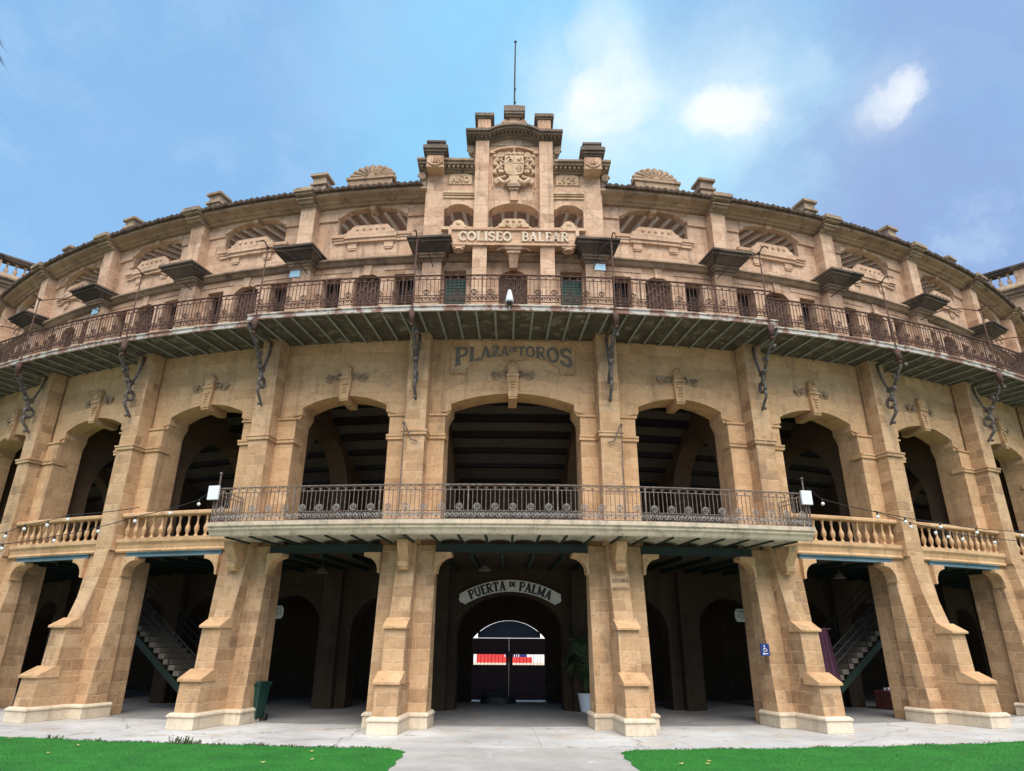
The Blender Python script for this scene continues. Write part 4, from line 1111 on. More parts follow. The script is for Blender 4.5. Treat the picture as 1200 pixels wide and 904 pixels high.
# coat of arms in relief
m = MB()
yF = GR
shield = [(-.36, 19.32), (.36, 19.32), (.36, 18.66), (.33, 18.54), (.24, 18.47), (.10, 18.44), (0, 18.39), (-.10, 18.44), (-.24, 18.47), (-.33, 18.54), (-.36, 18.66)]
m.xz(shield, yF, yF+.20)
for i in range(4): m.bx(-.32+.075*i, -.285+.075*i, -yF-.225, -yF-.18, 18.55, 18.92)
m.bx(-.34, .34, -yF-.22, -yF-.18, 18.955, 18.975); m.bx(-.012, .012, -yF-.222, -yF-.18, 18.48, 19.30)
for dx, dz in ((.10, 19.05), (.22, 19.16)):   # castle and lion as small blocks
    m.bx(-dx-.02-.06, -dx+.06, -yF-.23, -yF-.18, dz, dz+.08)
m.ball((.18, -yF-.2, 19.13), .08, 6); m.ball((.24, -yF-.2, 19.2), .05, 5); m.bx(-.26, -.10, -yF-.23, -yF-.18, 19.04, 19.18)
for i in range(3): m.bx(-.25+.055*i, -.215+.055*i, -yF-.23, -yF-.18, 19.18, 19.24)
for a in range(8): m.tube([(.18, -yF-.21, 18.72), (.18+.11*cos(a*pi/4), -yF-.21, 18.72+.13*sin(a*pi/4))], .014, 4)
m.tube([(.18+.12*cos(t*pi/8), -yF-.205, 18.72+.14*sin(t*pi/8)) for t in range(16)], .014, 4, closed=True)
for i in range(8): m.ball((-.32+.092*i, -yF-.16, 19.40+.03*(i % 2)), .06, 5)      # crown
m.xz([(-.34, 19.34), (.34, 19.34), (.44, 19.50), (.30, 19.44), (.22, 19.56), (.10, 19.46), (0, 19.62), (-.10, 19.46), (-.22, 19.56), (-.30, 19.44), (-.44, 19.50)], yF, yF+.13)
m.ball((0, -yF-.12, 19.66), .05, 5)
for s in (-1, 1):
    m.tube([(s*.485, -yF-.10, 18.64), (s*.485, -yF-.10, 19.27)], .075, 10)                  # columns
    m.bx(s*.485-.10, s*.485+.10, -yF-.20, -yF, 18.55, 18.64); m.bx(s*.485-.10, s*.485+.10, -yF-.20, -yF, 19.27, 19.34)
    m.tube([(s*(.50+.10*cos(t*.8)*(1-t/16)), -yF-.11, 19.42+.10*sin(t*.8)*(1-t/16)) for t in range(14)], .035, 5)
    m.tube([(s*(.44+.09*sin(t*.9)), -yF-.19, 18.72+.05*t) for t in range(11)], .026, 5)   # ribbon
    m.tube([(s*(.66+.07*sin(t*1.1)), -yF-.07, 18.52+.085*t) for t in range(12)], .055, 6)
    for i in range(5): m.ball((s*(.67+.05*(-1)**i), -yF-.08, 18.60+.19*i), .085, 6)
    m.tube([(s*(.16+.42*t), -yF-.14, 18.22-.14*sin(pi*t)+.06*t) for t in [i/8 for i in range(9)]], .10, 7, .07)
    m.tube([(s*(.60+.13*cos(t*.55-1.4)*(1-t/22)), -yF-.13, 18.20+.13*sin(t*.55-1.4)*(1-t/22)) for t in range(18)], .045, 6)
    m.tube([(s*(.30+.30*t), -yF-.10, 18.42-.08*t) for t in [i/6 for i in range(7)]], .06, 6, .03)
m.bx(-.19, .19, -yF-.19, -yF, 18.05, 18.40)
ob('coat_of_arms', m, 'trim', gable)
m = MB(); m.bx(-.24, .24, -GR-.22, -GR, 17.90, 18.03); m.bx(-.19, .19, -GR-.16, -GR, 17.80, 17.90); ob('arms_bracket', m, 'capmid', gable)
m = MB(); m.bx(-.14, .14, -GR-.10, -GR, 17.38, 17.80); 
ar = seg_arch(.78, 19.62, .20, 14); m.xz(ar+[(a*1.0, b-.07) for a, b in ar[::-1]], GR, GR+.14)
for s in (-1, 1):
    m.bx(s*.82-.09, s*.82+.09, -GR-.12, -GR, 19.50, 19.62); m.bx(s*.80-.02, s*.80+.02, -GR-.05, -GR, 17.95, 19.50)
ob('panel_moulding', m, 'up', gable)
# cornices of the gable
for s in (-1, 1):
    m = MB()
    a, b = sorted((s*1.49, s*3.62))
    for z0, z1, dr, dx in ((18.58, 18.66, .12, .25), (18.66, 18.78, .18, .16), (18.78, 18.88, .36, .05), (18.88, 18.98, .44, 0)):
        aa, bb = (a, b-dx) if s > 0 else (a+dx, b)
        m.bx(aa, bb, -GR-dr, -GR+.9, z0, z1)
    for i in range(12):
        x = s*(1.58+.17*i)
        if abs(x) < 3.5: m.bx(x-.045, x+.045, -GR-.30, -GR, 18.67, 18.78)
    ob('side_cornice', m, 'capmid', gable, bevel=.01)
m = MB()
def ctop(z, rise): 
    base = seg_arch(.98, z, rise, 12)
    return [(1.84, z), (.98, z)]+base[1:-1]+[(-.98, z), (-1.84, z)]
for z0, z1, dr, dx in ((19.94, 20.02, .14, .30), (20.02, 20.12, .24, .16), (20.12, 20.20, .46, .04), (20.20, 20.30, .54, 0)):
    lo = ctop(z0, .30); hi = ctop(z1, .30)
    lo = [(a-(dx if a > 1.5 else -dx if a < -1.5 else 0), b) for a, b in lo]; hi = [(a-(dx if a > 1.5 else -dx if a < -1.5 else 0), b) for a, b in hi]
    m.xz(lo+hi[::-1], GR-.5, GR+dr)
for i in range(23):
    x = -1.7+3.4*i/22; R_ = (.98**2+.3**2)/.6; z = 20.04+(.3-R_+math.sqrt(max(0, R_*R_-x*x)) if abs(x) < .98 else 0)
    m.bx(x-.04, x+.04, -GR-.36, -GR, z, z+.085)
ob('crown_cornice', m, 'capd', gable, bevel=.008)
m = MB(); bk = [(a, b) for a, b in ctop(19.95, .30)]; m.xz([(1.5, 19.9)]+bk[1:-1]+[(-1.5, 19.9)], GR-.45, GR+.02)
ob('crown_backing', m, 'capmid', gable)
for s in (-1, 1):                                        # scroll buttresses under the ends of the cornices
    m = MB()
    m.tube([(s*(1.66+.10*cos(t*.55)*(1-t/22)), -GR-.06, 19.62+.16*sin(t*.55)*(1-t/22)) for t in range(18)], .06, 6)
    m.xz([(s*1.48, 19.94), (s*1.80, 19.94), (s*1.74, 19.7), (s*1.60, 19.45), (s*1.48, 19.38)][::s], GR-.3, GR+.02)
    ob('scroll_buttress', m, 'capmid', gable); m = MB()
    m.tube([(s*(3.44+.12*cos(t*.55)*(1-t/22)), -GR-.06, 18.40+.16*sin(t*.55)*(1-t/22)) for t in range(18)], .065, 6)
    m.xz([(s*3.25, 18.6), (s*3.58, 18.6), (s*3.54, 18.3), (s*3.40, 18.08), (s*3.25, 18.0)][::s], GR-.4, GR)
    ob('scroll_buttress', m, 'capmid', gable)
# pinnacles
def stack(rows, cx):
    m = MB()
    for z0, z1, h, r in rows: m.bx(cx-h, cx+h, -GR-r, -GR+.5-.02*(z0-18), z0, z1)
    return m
for s in (-1, 1):
    cx = s*1.15
    m = MB(); m.bx(cx-.25, cx+.25, -GR-.30, -GR+.45, 20.2, 20.97)
    for i in range(4): m.bx(cx-.20+i*.115, cx-.145+i*.115, -GR-.335, -GR-.2, 20.52, 20.90)
    p = ob('pinnacle', m, 'up', gable)
    ob('pinnacle_cap', stack([(20.95, 21.02, .31, .36), (21.02, 21.17, .37, .42), (21.17, 21.24, .31, .34), (21.24, 21.34, .22, .24), (21.34, 21.42, .13, .14)], cx), 'capd', p, bevel=.014)
m = MB(); m.bx(-.20, .20, -GR-.24, -GR+.45, 20.45, 21.08)
p = ob('pinnacle', m, 'up', gable)
ob('pinnacle_cap', stack([(21.06, 21.14, .34, .36), (21.14, 21.24, .38, .42), (21.24, 21.50, .41, .45), (21.50, 21.58, .35, .38), (21.58, 21.70, .25, .26), (21.70, 21.80, .17, .17), (21.80, 21.87, .09, .09)], 0), 'capd', p, bevel=.014)
for s in (-1, 1):
    m = MB(); m.tube([(s*(.33+.12*cos(t*.6)*(1-t/22)), -GR-.20, 20.86+.14*sin(t*.6)*(1-t/22)) for t in range(18)], .055, 6)
    ob('pinnacle_scroll', m, 'up', p)
m = MB(); m.xz([(-.52, 20.5), (.52, 20.5), (.48, 20.72), (.2, 20.8), (-.2, 20.8), (-.48, 20.72)], GR-.2, GR+.16); ob('pinnacle_base', m, 'up', p)
for s in (-1, 1):
    cx = s*2.93; m = MB()
    m.bx(cx-.315, cx+.315, -GR-.50, -GR+.6, 18.50, 19.06)
    m.bx(cx-.25, cx+.25, -GR-.54, -GR-.3, 18.70, 18.98)
    for i in range(4): m.bx(cx-.19+.11*i, cx-.14+.11*i, -GR-.57, -GR-.4, 18.76, 18.94)
    m.tube([(cx-.27+.54*t, -GR-.52, 18.72-.15*sin(pi*t)) for t in [i/10 for i in range(11)]], .045, 6)
    p = ob('pinnacle', m, 'up', gable, bevel=.01)
    ob('pinnacle_cap', stack([(19.04, 19.12, .35, .56), (19.12, 19.22, .40, .62), (19.22, 19.38, .46, .68), (19.38, 19.62, .32, .48), (19.62, 19.72, .36, .52), (19.72, 19.84, .24, .38), (19.84, 19.96, .14, .24)], cx), 'capd', p, bevel=.014)

# ------------------------------------------------------------------ inside the arcades
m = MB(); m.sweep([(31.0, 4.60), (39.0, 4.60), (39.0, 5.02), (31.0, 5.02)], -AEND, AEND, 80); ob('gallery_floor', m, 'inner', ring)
RB = 34.75
def backwall(k, cx_deg, half_deg, ah, zs, rise):
    fn = cylmap(RB); hb = RD(half_deg)*RB
    arch = [(ah, 0)]+[(ah*cos(RD(t)), zs+rise*sin(RD(t))) for t in range(0, 181, 12)]+[(-ah, 0)]
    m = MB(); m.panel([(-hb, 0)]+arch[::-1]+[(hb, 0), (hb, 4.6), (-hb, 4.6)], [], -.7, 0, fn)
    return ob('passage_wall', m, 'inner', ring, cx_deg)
backwall(0, 0, 3.6, 1.83, 2.45, 1.22)
cs = [7.0, 13.1, 18.5, 24.0, 29.6, 35.2]; ed = [3.6, 10.4, 15.8, 21.2, 26.8, 32.4, 38.0]
pp = None
for i, c in enumerate(cs):
    for s in (-1, 1):
        c2 = (ed[i]+ed[i+1])/2
        backwall(i, s*c2, (ed[i+1]-ed[i])/2, 1.22 if i else 1.35, 2.45, 1.22)
        m = MB(); m.bx(-.34, .34, -RB-.28, -RB+.1, 0, 4.6)
        if pp is None: pp = ob('wall_pilaster', m, 'inner', ring, s*ed[i+1])
        else: dup(pp, s*ed[i+1])
for s in (-1, 1): dup(pp, s*4.05)
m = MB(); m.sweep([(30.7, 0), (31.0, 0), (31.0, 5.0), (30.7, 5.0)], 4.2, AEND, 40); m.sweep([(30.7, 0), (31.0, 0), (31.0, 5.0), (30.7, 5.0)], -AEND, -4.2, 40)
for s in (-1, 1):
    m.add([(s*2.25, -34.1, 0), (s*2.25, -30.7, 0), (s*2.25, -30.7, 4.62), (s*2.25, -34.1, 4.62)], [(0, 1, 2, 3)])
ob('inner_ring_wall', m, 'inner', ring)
gm = MB(); fl = flatmap(31.0)
da = [(1.43, 0)]+[(1.43, 2.28)]+seg_arch(1.43, 2.28, .66, 16)[1:-1]+[(-1.43, 2.28), (-1.43, 0)]
gm.panel([(-2.4, 0)]+da[::-1]+[(2.4, 0), (2.4, 5), (-2.4, 5)], [], -.3, 0, fl)
ob('gate_wall', gm, 'inner', ring)
d = MB()
for a, b in ((-1.425, -.002), (.002, 1.425)):
    d.panel(rect(a, b, .06, 2.27), [rect(-1.385, -.115, 1.30, 1.68) if a < 0 else rect(.145, 1.385, 1.30, 1.68)], -.06, 0, fl)
    for i in range(6): d.bx(a+.12+.21*i, a+.125+.21*i, -31.012, -30.99, .1, 1.25)
    d.bx(a, b, -31.03, -31.0, .06, .22); d.bx(a, b, -31.03, -31.0, 1.2, 1.29); d.bx(a, b, -31.03, -31.0, 1.70, 1.80); d.bx(a, b, -31.03, -31.0, 2.17, 2.26)
gate = ob('entrance_gate', d, 'gate', ring)
d = MB(); 
for a, b in ((-1.385, -.115), (.145, 1.385)):
    for i in range(1, 9): d.bx(a+(b-a)*i/9-.008, a+(b-a)*i/9+.008, -30.98, -30.96, 1.31, 1.67)
ob('gate_bars', d, 'gate', gate)
d = MB(); tp = [(1.24, 2.285), (1.24, 2.48)]+[(a*.985, b-.012) for a, b in seg_arch(1.43, 2.28, .66, 16) if abs(a) < 1.22]+[(-1.24, 2.48), (-1.24, 2.285)]
d.xz(tp, 30.90, 30.92); ob('transom_sheet', d, 'screen', gate)
# gallery on the first floor: raked underside of the seating, beams, radial arches
cz = lambda r: 11.55-.5*(38.3-r)
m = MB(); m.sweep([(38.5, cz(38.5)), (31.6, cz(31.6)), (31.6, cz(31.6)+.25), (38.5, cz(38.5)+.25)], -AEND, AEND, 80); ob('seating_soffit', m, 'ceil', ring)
m = MB(); m.sweep([(31.6, 5.0), (31.9, 5.0), (31.9, cz(31.9)), (31.6, cz(31.6))], -AEND, AEND, 80); ob('gallery_rear_wall', m, 'arcade', ring)
m = MB()
for i in range(8):
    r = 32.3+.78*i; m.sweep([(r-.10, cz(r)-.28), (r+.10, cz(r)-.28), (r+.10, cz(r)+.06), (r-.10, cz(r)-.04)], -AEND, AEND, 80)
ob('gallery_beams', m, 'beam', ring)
m = MB()
for i in range(int(2*AEND/1.35)):
    a = RD(-AEND+.5+1.35*i)
    vs = [(-.05, -38.9, 4.46), (.05, -38.9, 4.46), (.05, -31.2, 4.46), (-.05, -31.2, 4.46), (-.05, -38.9, 4.60), (.05, -38.9, 4.60), (.05, -31.2, 4.60), (-.05, -31.2, 4.60)]
    m.add([(x*cos(a)-y*sin(a), x*sin(a)+y*cos(a), z) for x, y, z in vs], [(0, 3, 2, 1), (0, 1, 5, 4), (1, 2, 6, 5), (2, 3, 7, 6), (3, 0, 4, 7)])
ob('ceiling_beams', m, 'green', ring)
m = MB()
def radfn(s, d, z): return (d, -s, z)
oa = [(37.35, 5.02)]+[(35.5+1.85*cos(RD(t)), 7.3+2.05*sin(RD(t))) for t in range(0, 181, 10)]+[(33.65, 5.02)]
m.panel([(31.8, 5.02), (33.65, 5.02)]+oa[::-1][1:-1]+[(37.35, 5.02), (38.4, 5.02), (38.4, cz(38.4)), (31.8, cz(31.8))], [], -.36, .36, radfn, maxw=3)
rw = ob('radial_arch', m, 'arcade', ring); first = True
for j in range(NP+1):
    for s in (-1, 1):
        if first: rw.rotation_euler = (0, 0, RD(s*PIER[j])); first = False
        else: dup(rw, s*PIER[j])
# arena side: stands, barrier, whitewashed passage
m = MB(); m.sweep([(31.0, 5.02), (31.0, 7.6), (38.2, 11.62), (38.2, 11.55), (31.6, 8.0), (31.6, 5.02)], -AEND, AEND, 60)
ob('seating_tier', m, 'step', ring)
m = MB(); m.sweep([(27.0, 0), (27.0, 3.2), (38.3, 11.6), (38.3, 17.6), (39.1, 17.6), (39.1, 0)], AEND+.01, 360-AEND-.01, 150); ob('rear_stand', m, 'whitewash', ring)
m = MB(); m.sweep([(24.0, 0), (24.12, 0), (24.12, 1.22), (24.0, 1.22)], 180.2, 187.9, 12); m.sweep([(24.0, 0), (24.12, 0), (24.12, .62), (24.0, .62)], 172.6, 180.2, 12)
ob('arena_barrier', m, 'barrier', ring)
m = MB(); m.sweep([(24.4, 0), (24.5, 0), (24.5, 1.3), (24.4, 1.3)], 174.2, 180.0, 12); ob('dark_hoarding', m, 'blue', ring)
m = MB()
for i in range(9): m.sweep([(24.2, .5), (24.25, .5), (24.25, 1.5), (24.2, 1.5)], 180.6+.8*i, 180.9+.8*i, 1)
for i in range(6): m.sweep([(24.2, .6), (24.25, .6), (24.25, 1.3), (24.2, 1.3)], 176.2+.6*i, 176.4+.6*i, 1)
ob('barrier_posts', m, 'whitewash', ring)
# end pavilions with balustraded roofs
def pavilion(s):
    p0 = MB(); A = 47.0
    # local frame: x = along the radius, y = away from the main axis
    def T(x, y, z):
        a = RD(s*A); rx, ry = sin(a), -cos(a); tx, ty = cos(a)*s, sin(a)*s
        return (rx*x+tx*y, ry*x+ty*y, z)
    def B(m, x0, x1, y0, y1, z0, z1):
        m.add([T(x0, y0, z0), T(x1, y0, z0), T(x1, y1, z0), T(x0, y1, z0), T(x0, y0, z1), T(x1, y0, z1), T(x1, y1, z1), T(x0, y1, z1)],
              [(0, 3, 2, 1), (4, 5, 6, 7), (0, 1, 5, 4), (1, 2, 6, 5), (2, 3, 7, 6), (3, 0, 4, 7)])
    B(p0, 33, 42.5, 0, 7, 0, 20.35)
    B(p0, 38.95, 42.5, .02, .5, 21.22, 22.0); B(p0, 36.2, 36.75, .02, .5, 21.22, 22.0); B(p0, 33, 36.2, .02, .5, 21.22, 22.0)
    q = ob('end_pavilion', p0, 'up', ring)
    c = MB(); B(c, 32.6, 43.0, -.35, 7.4, 20.50, 20.72); B(c, 32.8, 42.8, -.18, 7.2, 20.35, 20.50); B(c, 32.4, 43.2, -.5, 7.5, 20.72, 20.82)
    ob('pavilion_cornice', c, 'capmid', q)
    c = MB(); B(c, 33, 42.5, -.02, .55, 20.82, 21.22); ob('parapet_base', c, 'trim', q)
    c = MB(); B(c, 32.9, 42.7, -.10, .60, 22.02, 22.14); B(c, 32.8, 42.8, -.16, .66, 22.14, 22.26); ob('parapet_coping', c, 'cap', q)
    c = MB(); c.lathe([(r*1.25, z*1.19) for r, z in BAL], 0, 0, 10, 21.22)
    base = None
    for i in range(5):
        x, y, z = T(36.98+.42*i, .28, 0)
        if base is None: base = ob('pavilion_baluster', c, 'trim', q, loc=(x, y, 0), smooth=True)
        else:
            b = base.copy(); COL.objects.link(b); b.parent = q; b.location = (x, y, 0)
    c = MB()
    for i in range(3): B(c, 39.3+.9*i, 39.45+.9*i, -.12, 0, 18.6, 20.35)
    B(c, 33, 42.5, -.05, 0, 19.3, 19.42); ob('pavilion_consoles', c, 'trim', q)
pavilion(-1); pavilion(1)

# ------------------------------------------------------------------ separate things
# flagpole
m = MB(); m.tube([(0, -38.35, 21.7), (.01, -38.35, 23.6), (.03, -38.35, 25.55)], .035, 8, .028); m.ball((.03, -38.35, 25.58), .06, 6)
for z in (22.3, 23.0): m.bx(-.02, .06, -38.40, -38.30, z, z+.05)
tag(ob('flagpole', m, 'cable'), 'thin bare dark flagpole rising from the top of the gable', 'flagpole')

# arched sign over the entrance
SR, SC = 3.25, 3.97-3.25
def spt(u, v): 
    th = u/SR; return (SR+v)*sin(th), SC+(SR+v)*cos(th)
out = []
for i in range(25): out.append(spt(-1.76+3.52*i/24, .20))
out += [spt(1.80, .10), spt(1.86, .06), spt(1.86, -.06), spt(1.80, -.10)]
for i in range(25): out.append(spt(1.76-3.52*i/24, -.20))
out += [spt(-1.80, -.10), spt(-1.86, -.06), spt(-1.86, .06), spt(-1.80, .10)]
sg = empty('entrance_sign', (0, -RB-.06, 3.9)); tag(sg, 'cream arched sign lettered PUERTA DE PALMA above the dark gateway', 'sign')
m = MB(); n = len(out)
top = out[:25]; bot = out[29:54][::-1]
for yy in (-.04, 0):
    vs = [(a, yy, b-3.9) for a, b in top]+[(a, yy, b-3.9) for a, b in bot]
    m.add(vs, [(i, i+1, 26+i, 25+i) for i in range(24)])
    e1 = [out[24]]+out[25:29]+[out[29]]; m.add([(a, yy, b-3.9) for a, b in e1], [tuple(range(6))])
    e2 = [out[53]]+out[54:58]+[out[0]]; m.add([(a, yy, b-3.9) for a, b in e2], [tuple(range(6))])
m.add([(a, -.04, b-3.9) for a, b in out]+[(a, 0, b-3.9) for a, b in out], [(i, (i+1) % n, n+(i+1) % n, n+i) for i in range(n)])
ob('sign_board', m, 'sign', sg)
t = MB(); lettering(t, 'PUERTA de PALMA', -1.50, 1.50, lambda x: (-.155, .155), lambda x, z, d: (spt(x, z)[0], -.042-d, spt(x, z)[1]-3.9), .004, 1.55)
ob('sign_letters', t, 'ink', sg)

# round-cornered seating signs over the side passages
for s, no in ((-1, '5'), (1, '1')):
    a = RD(s*14.1); r = RB+.05
    e = empty('stand_sign', (r*sin(a), -r*cos(a), 3.08), s*14.1)
    tag(e, 'small pale octagonal notice over the dark passage arch %s' % ('behind the green wheeled bin' if s < 0 else 'behind the pier with the blue sign'), 'sign')
    m = MB(); m.prism([(-.36, -.12), (-.28, -.22), (.28, -.22), (.36, -.12), (.36, .12), (.28, .22), (-.28, .22), (-.36, .12)], -.025, 0, lambda u, v, w: (u, w, v)); ob('sign_plate', m, 'sign', e)
    t = MB(); lettering(t, 'TENDIDO '+no, -.27, .27, lambda x: (.08, .18), lambda x, z, d: (x, -.027-d, z), .002)
    random.seed(3)
    for z in (0.0, -.07, -.14):
        x = -.28 if z > -.1 else -.14
        while x < (.26 if z > -.1 else .14):
            w = random.uniform(.03, .09); t.bx(x, x+w, -.029, -.026, z, z+.028); x += w+.02
    ob('sign_letters', t, 'ink', e)

# blue access sign
a = RD(10.30); r = 39.80
e = empty('access_sign', (r*sin(a), -r*cos(a), 1.96), 10.4); tag(e, 'small blue square sign with white wheelchair symbol and arrow on a pier', 'sign')
m = MB(); m.bx(-.13, .13, -.03, 0, -.16, .16); ob('sign_plate', m, 'blue', e)
m = MB(); m.ball((-.02, -.033, .10), .022, 6, (1, .3, 1)); m.tube([(-.02, -.034, .075), (-.015, -.034, .02), (.035, -.034, .015), (.055, -.034, -.03)], .011, 5)
m.tube([(-.01+.045*cos(t), -.034, -.005+.045*sin(t)) for t in [2+.35*i for i in range(12)]], .008, 5)
m.bx(-.045, .075, -.034, -.03, -.112, -.092); m.add([(-.09, -.033, -.102), (-.035, -.033, -.135), (-.035, -.033, -.069)], [(0, 1, 2)])
ob('white_symbol', m, 'white', e)

# stairs behind the second side bays
def stairs(s):
    e = empty('staircase', (36.7*sin(RD(s*18.2)), -36.7*cos(RD(s*18.2)), 0), s*18.2)
    tag(e, 'open stair with pale saw-tooth steps in the bay %s of the lower balcony' % ('left' if s < 0 else 'right'), 'staircase')
    n = 24; rise, run = .17, .235
    m = MB(); x0 = -s*2.5
    for i in range(n):
        x = x0+s*run*i; a, b = sorted((x, x+s*run*1.05)); m.bx(a, b, -.62, .62, rise*i+rise*.1, rise*(i+1))
    ob('steps', m, 'step', e)
    for yy in (-.66, .64):
        m = MB(); m.add([(x0+s*.2, yy, 0), (x0+s*run*n, yy, rise*n-.20), (x0+s*run*n, yy, rise*n-.46), (x0+s*.55, yy, 0), (x0+s*.3, yy, 0),
                         (x0+s*.2, yy+.02, 0), (x0+s*run*n, yy+.02, rise*n-.20), (x0+s*run*n, yy+.02, rise*n-.46), (x0+s*.55, yy+.02, 0), (x0+s*.3, yy+.02, 0)],
                        [(0, 1, 2, 3), (8, 7, 6, 5), (0, 5, 6, 1), (1, 6, 7, 2), (2, 7, 8, 3)])
        ob('stringer', m, 'green', e)
        m = MB()
        for hh in (.45, .7, .95): m.tube([(x0, yy, hh+.1), (x0+s*run*n, yy, rise*n+hh)], .02, 5)
        for i in range(0, n+1, 4): m.tube([(x0+s*run*i, yy, rise*i), (x0+s*run*i, yy, rise*i+.98)], .02, 5)
        ob('handrail', m, 'cable', e)
stairs(-1); stairs(1)

# wheeled bin
e = empty('wheelie_bin', (-7.24, -38.35, 0), -8); tag(e, 'dark green wheeled bin standing behind a pier left of the entrance', 'bin')
m = MB(); m.add([(-.22, -.24, .08), (.22, -.24, .08), (.22, .24, .08), (-.22, .24, .08), (-.28, -.34, .95), (.28, -.34, .95), (.28, .34, .95), (-.28, .34, .95)], [(0, 3, 2, 1), (4, 5, 6, 7), (0, 1, 5, 4), (1, 2, 6, 5), (2, 3, 7, 6), (3, 0, 4, 7)])
m.bx(-.30, .30, -.36, .36, .90, .95); ob('body', m, 'bin', e, bevel=.02)
m = MB(); m.bx(-.31, .31, -.39, .34, .955, .985); m.bx(-.27, .27, -.30, .26, .985, 1.03); m.tube([(-.28, .40, .98), (.28, .40, .98)], .02, 6); ob('lid', m, 'bin', e, bevel=.012)
for s in (-1, 1):
    m = MB(); m.tube([(s*.24, .26, .10), (s*.30, .26, .10)], .10, 14); ob('wheel', m, 'cable', e)

# potted palm beside the gateway
e = empty('potted_plant', (2.52, -35.05, 0)); tag(e, 'dark leafy plant in a tapered white pot beside the gateway', 'plant')
m = MB(); m.lathe([(.17, 0), (.19, .03), (.27, .52), (.285, .57), (.25, .57), (.24, .48)], 0, 0, 18); ob('pot', m, 'pot', e, smooth=False)
def frond(m, base, az, L, lift, nleaf=16, wid=.03, ll=.45, droop=1.0):
    pts = []
    for i in range(13):
        t = i/12; r = L*t*(.75+.25*lift*0); z = lift*L*sin(min(t*1.25, 1)*pi/2)*.9-droop*L*.55*t*t
        pts.append(Vector((base[0]+cos(az)*r*.8, base[1]+sin(az)*r*.8, base[2]+z)))
    m.tube(pts, .016*L**.5, 4, .004)
    side = Vector((-sin(az), cos(az), 0))
    for i in range(nleaf):
        t = .18+.80*i/(nleaf-1); f = t*12; k = min(int(f), 11); p = pts[k].lerp(pts[k+1], f-k); d = (pts[k+1]-pts[k]).normalized()
        l = ll*(1-.6*abs(t-.45))
        for s in (-1, 1):
            q = p+side*s*l*.75+d*l*.55+Vector((0, 0, -.12*l-.05*random.random()))
            w = d*wid
            m.add([p-w, p+w, q+w*.2], [(0, 1, 2)])
m = MB(); random.seed(5)
for i in range(16): frond(m, (0, 0, .5), i*2.4, random.uniform(1.0, 1.6), random.uniform(1.1, 2.0), 18, .035, .50)
for i in range(5): m.tube([(0, 0, .45), (.06*cos(i), .06*sin(i), 1.0)], .02, 5, .012)
ob('leaves', m, 'leaf', e)

# purple cloth hanging behind the right pier
m = MB(); n = 18
for i in range(n):
    for j in range(8):
        def C(i, j):
            a = RD(13.72+.62*(i/n)); t = j/8; r = 38.75+.06*sin(i*1.5)+.10*(1-t); z = 2.55-1.55*t
            return (r*sin(a)+.35*t*(i/n-.2), -r*cos(a), z)
        m.add([C(i, j), C(i+1, j), C(i+1, j+1), C(i, j+1)], [(0, 1, 2, 3)])
m.tube([(38.75*sin(RD(13.8)), -38.75*cos(RD(13.8)), 2.56), (38.75*sin(RD(14.7)), -38.75*cos(RD(14.7)), 2.56)], .02, 6)
tag(ob('hanging_cloth', m, 'cloth', smooth=True), 'purple cloth hanging behind the stepped pier at the foot of the right stair', 'cloth')

# red slatted crate under the right stair
e = empty('slatted_crate', (36.0*sin(RD(22.6)), -36.0*cos(RD(22.6)), 0), 22.6); tag(e, 'low dull red slatted crate with white cups on top, under the right stair', 'crate')
m = MB(); m.bx(-.72, .72, -.35, .35, .02, .60); 
for i in range(14): m.bx(-.72+.104*i, -.72+.104*i+.08, -.37, -.35, .0, .62)
ob('slats', m, 'redwood', e)
m = MB(); random.seed(9)
for i in range(10): m.lathe([(.035, 0), (.05, .08)], -.6+.13*i, random.uniform(-.2, .2), 8, .62)
ob('cups', m, 'white', e)

# heap of sheeting inside the gateway
m = MB(); m.ball((0, 0, 0), 1.0, 14); bm_v = []
for x, y, z in m.v:
    f = 1+.16*sin(x*7+y*3)+.12*sin(y*9+z*5); bm_v.append((x*.62*f, y*.4*f, max(0, z*.38*f)))
m.v = bm_v; o = ob('plastic_heap', m, 'bag', loc=(-.45, -31.7, 0), smooth=True); tag(o, 'crumpled dark heap of plastic sheeting lying before the closed gate', 'heap')

# floodlights at the ends of the lower balcony
for s in (-1, 1):
    a = s*11.78; r = 41.13
    e = empty('floodlight', (r*sin(RD(a)), -r*cos(RD(a)), 5.2), a); tag(e, 'white square floodlight on a post at the %s end of the lower balcony' % ('left' if s < 0 else 'right'), 'floodlight')
    m = MB(); m.tube([(0, 0, 0), (0, 0, 1.36)], .022, 8); m.ball((0, 0, 1.40), .04, 6); ob('post', m, 'iron', e)
    m = MB(); m.bx(-.05+.03*s-.16, -.05+.03*s+.17, -.14, -.06, .62, 1.02); ob('lamp_panel', m, 'white', e, bevel=.012)
    m = MB(); m.bx(-.02, .02, -.08, .0, .78, .86); ob('mount', m, 'iron', e)

# dome camera on the rim of the upper balcony
e = empty('dome_camera', (-.14, -41.42, 11.62)); tag(e, 'white dome camera with dark lens fixed to the upper balcony edge', 'camera')
m = MB(); m.lathe([(.01, .46), (.05, .42), (.085, .28), (.12, .12), (.125, .05), (.10, .03)], 0, 0, 14); ob('housing', m, 'white', e, smooth=True)
m = MB(); m.ball((0, 0, .03), .098, 8); ob('lens_dome', m, 'ink', e, smooth=True)
m = MB(); m.tube([(0, .12, -.15), (0, .10, .2)], .02, 6); m.bx(-.02, .02, .02, .12, .17, .21); ob('bracket', m, 'white', e)

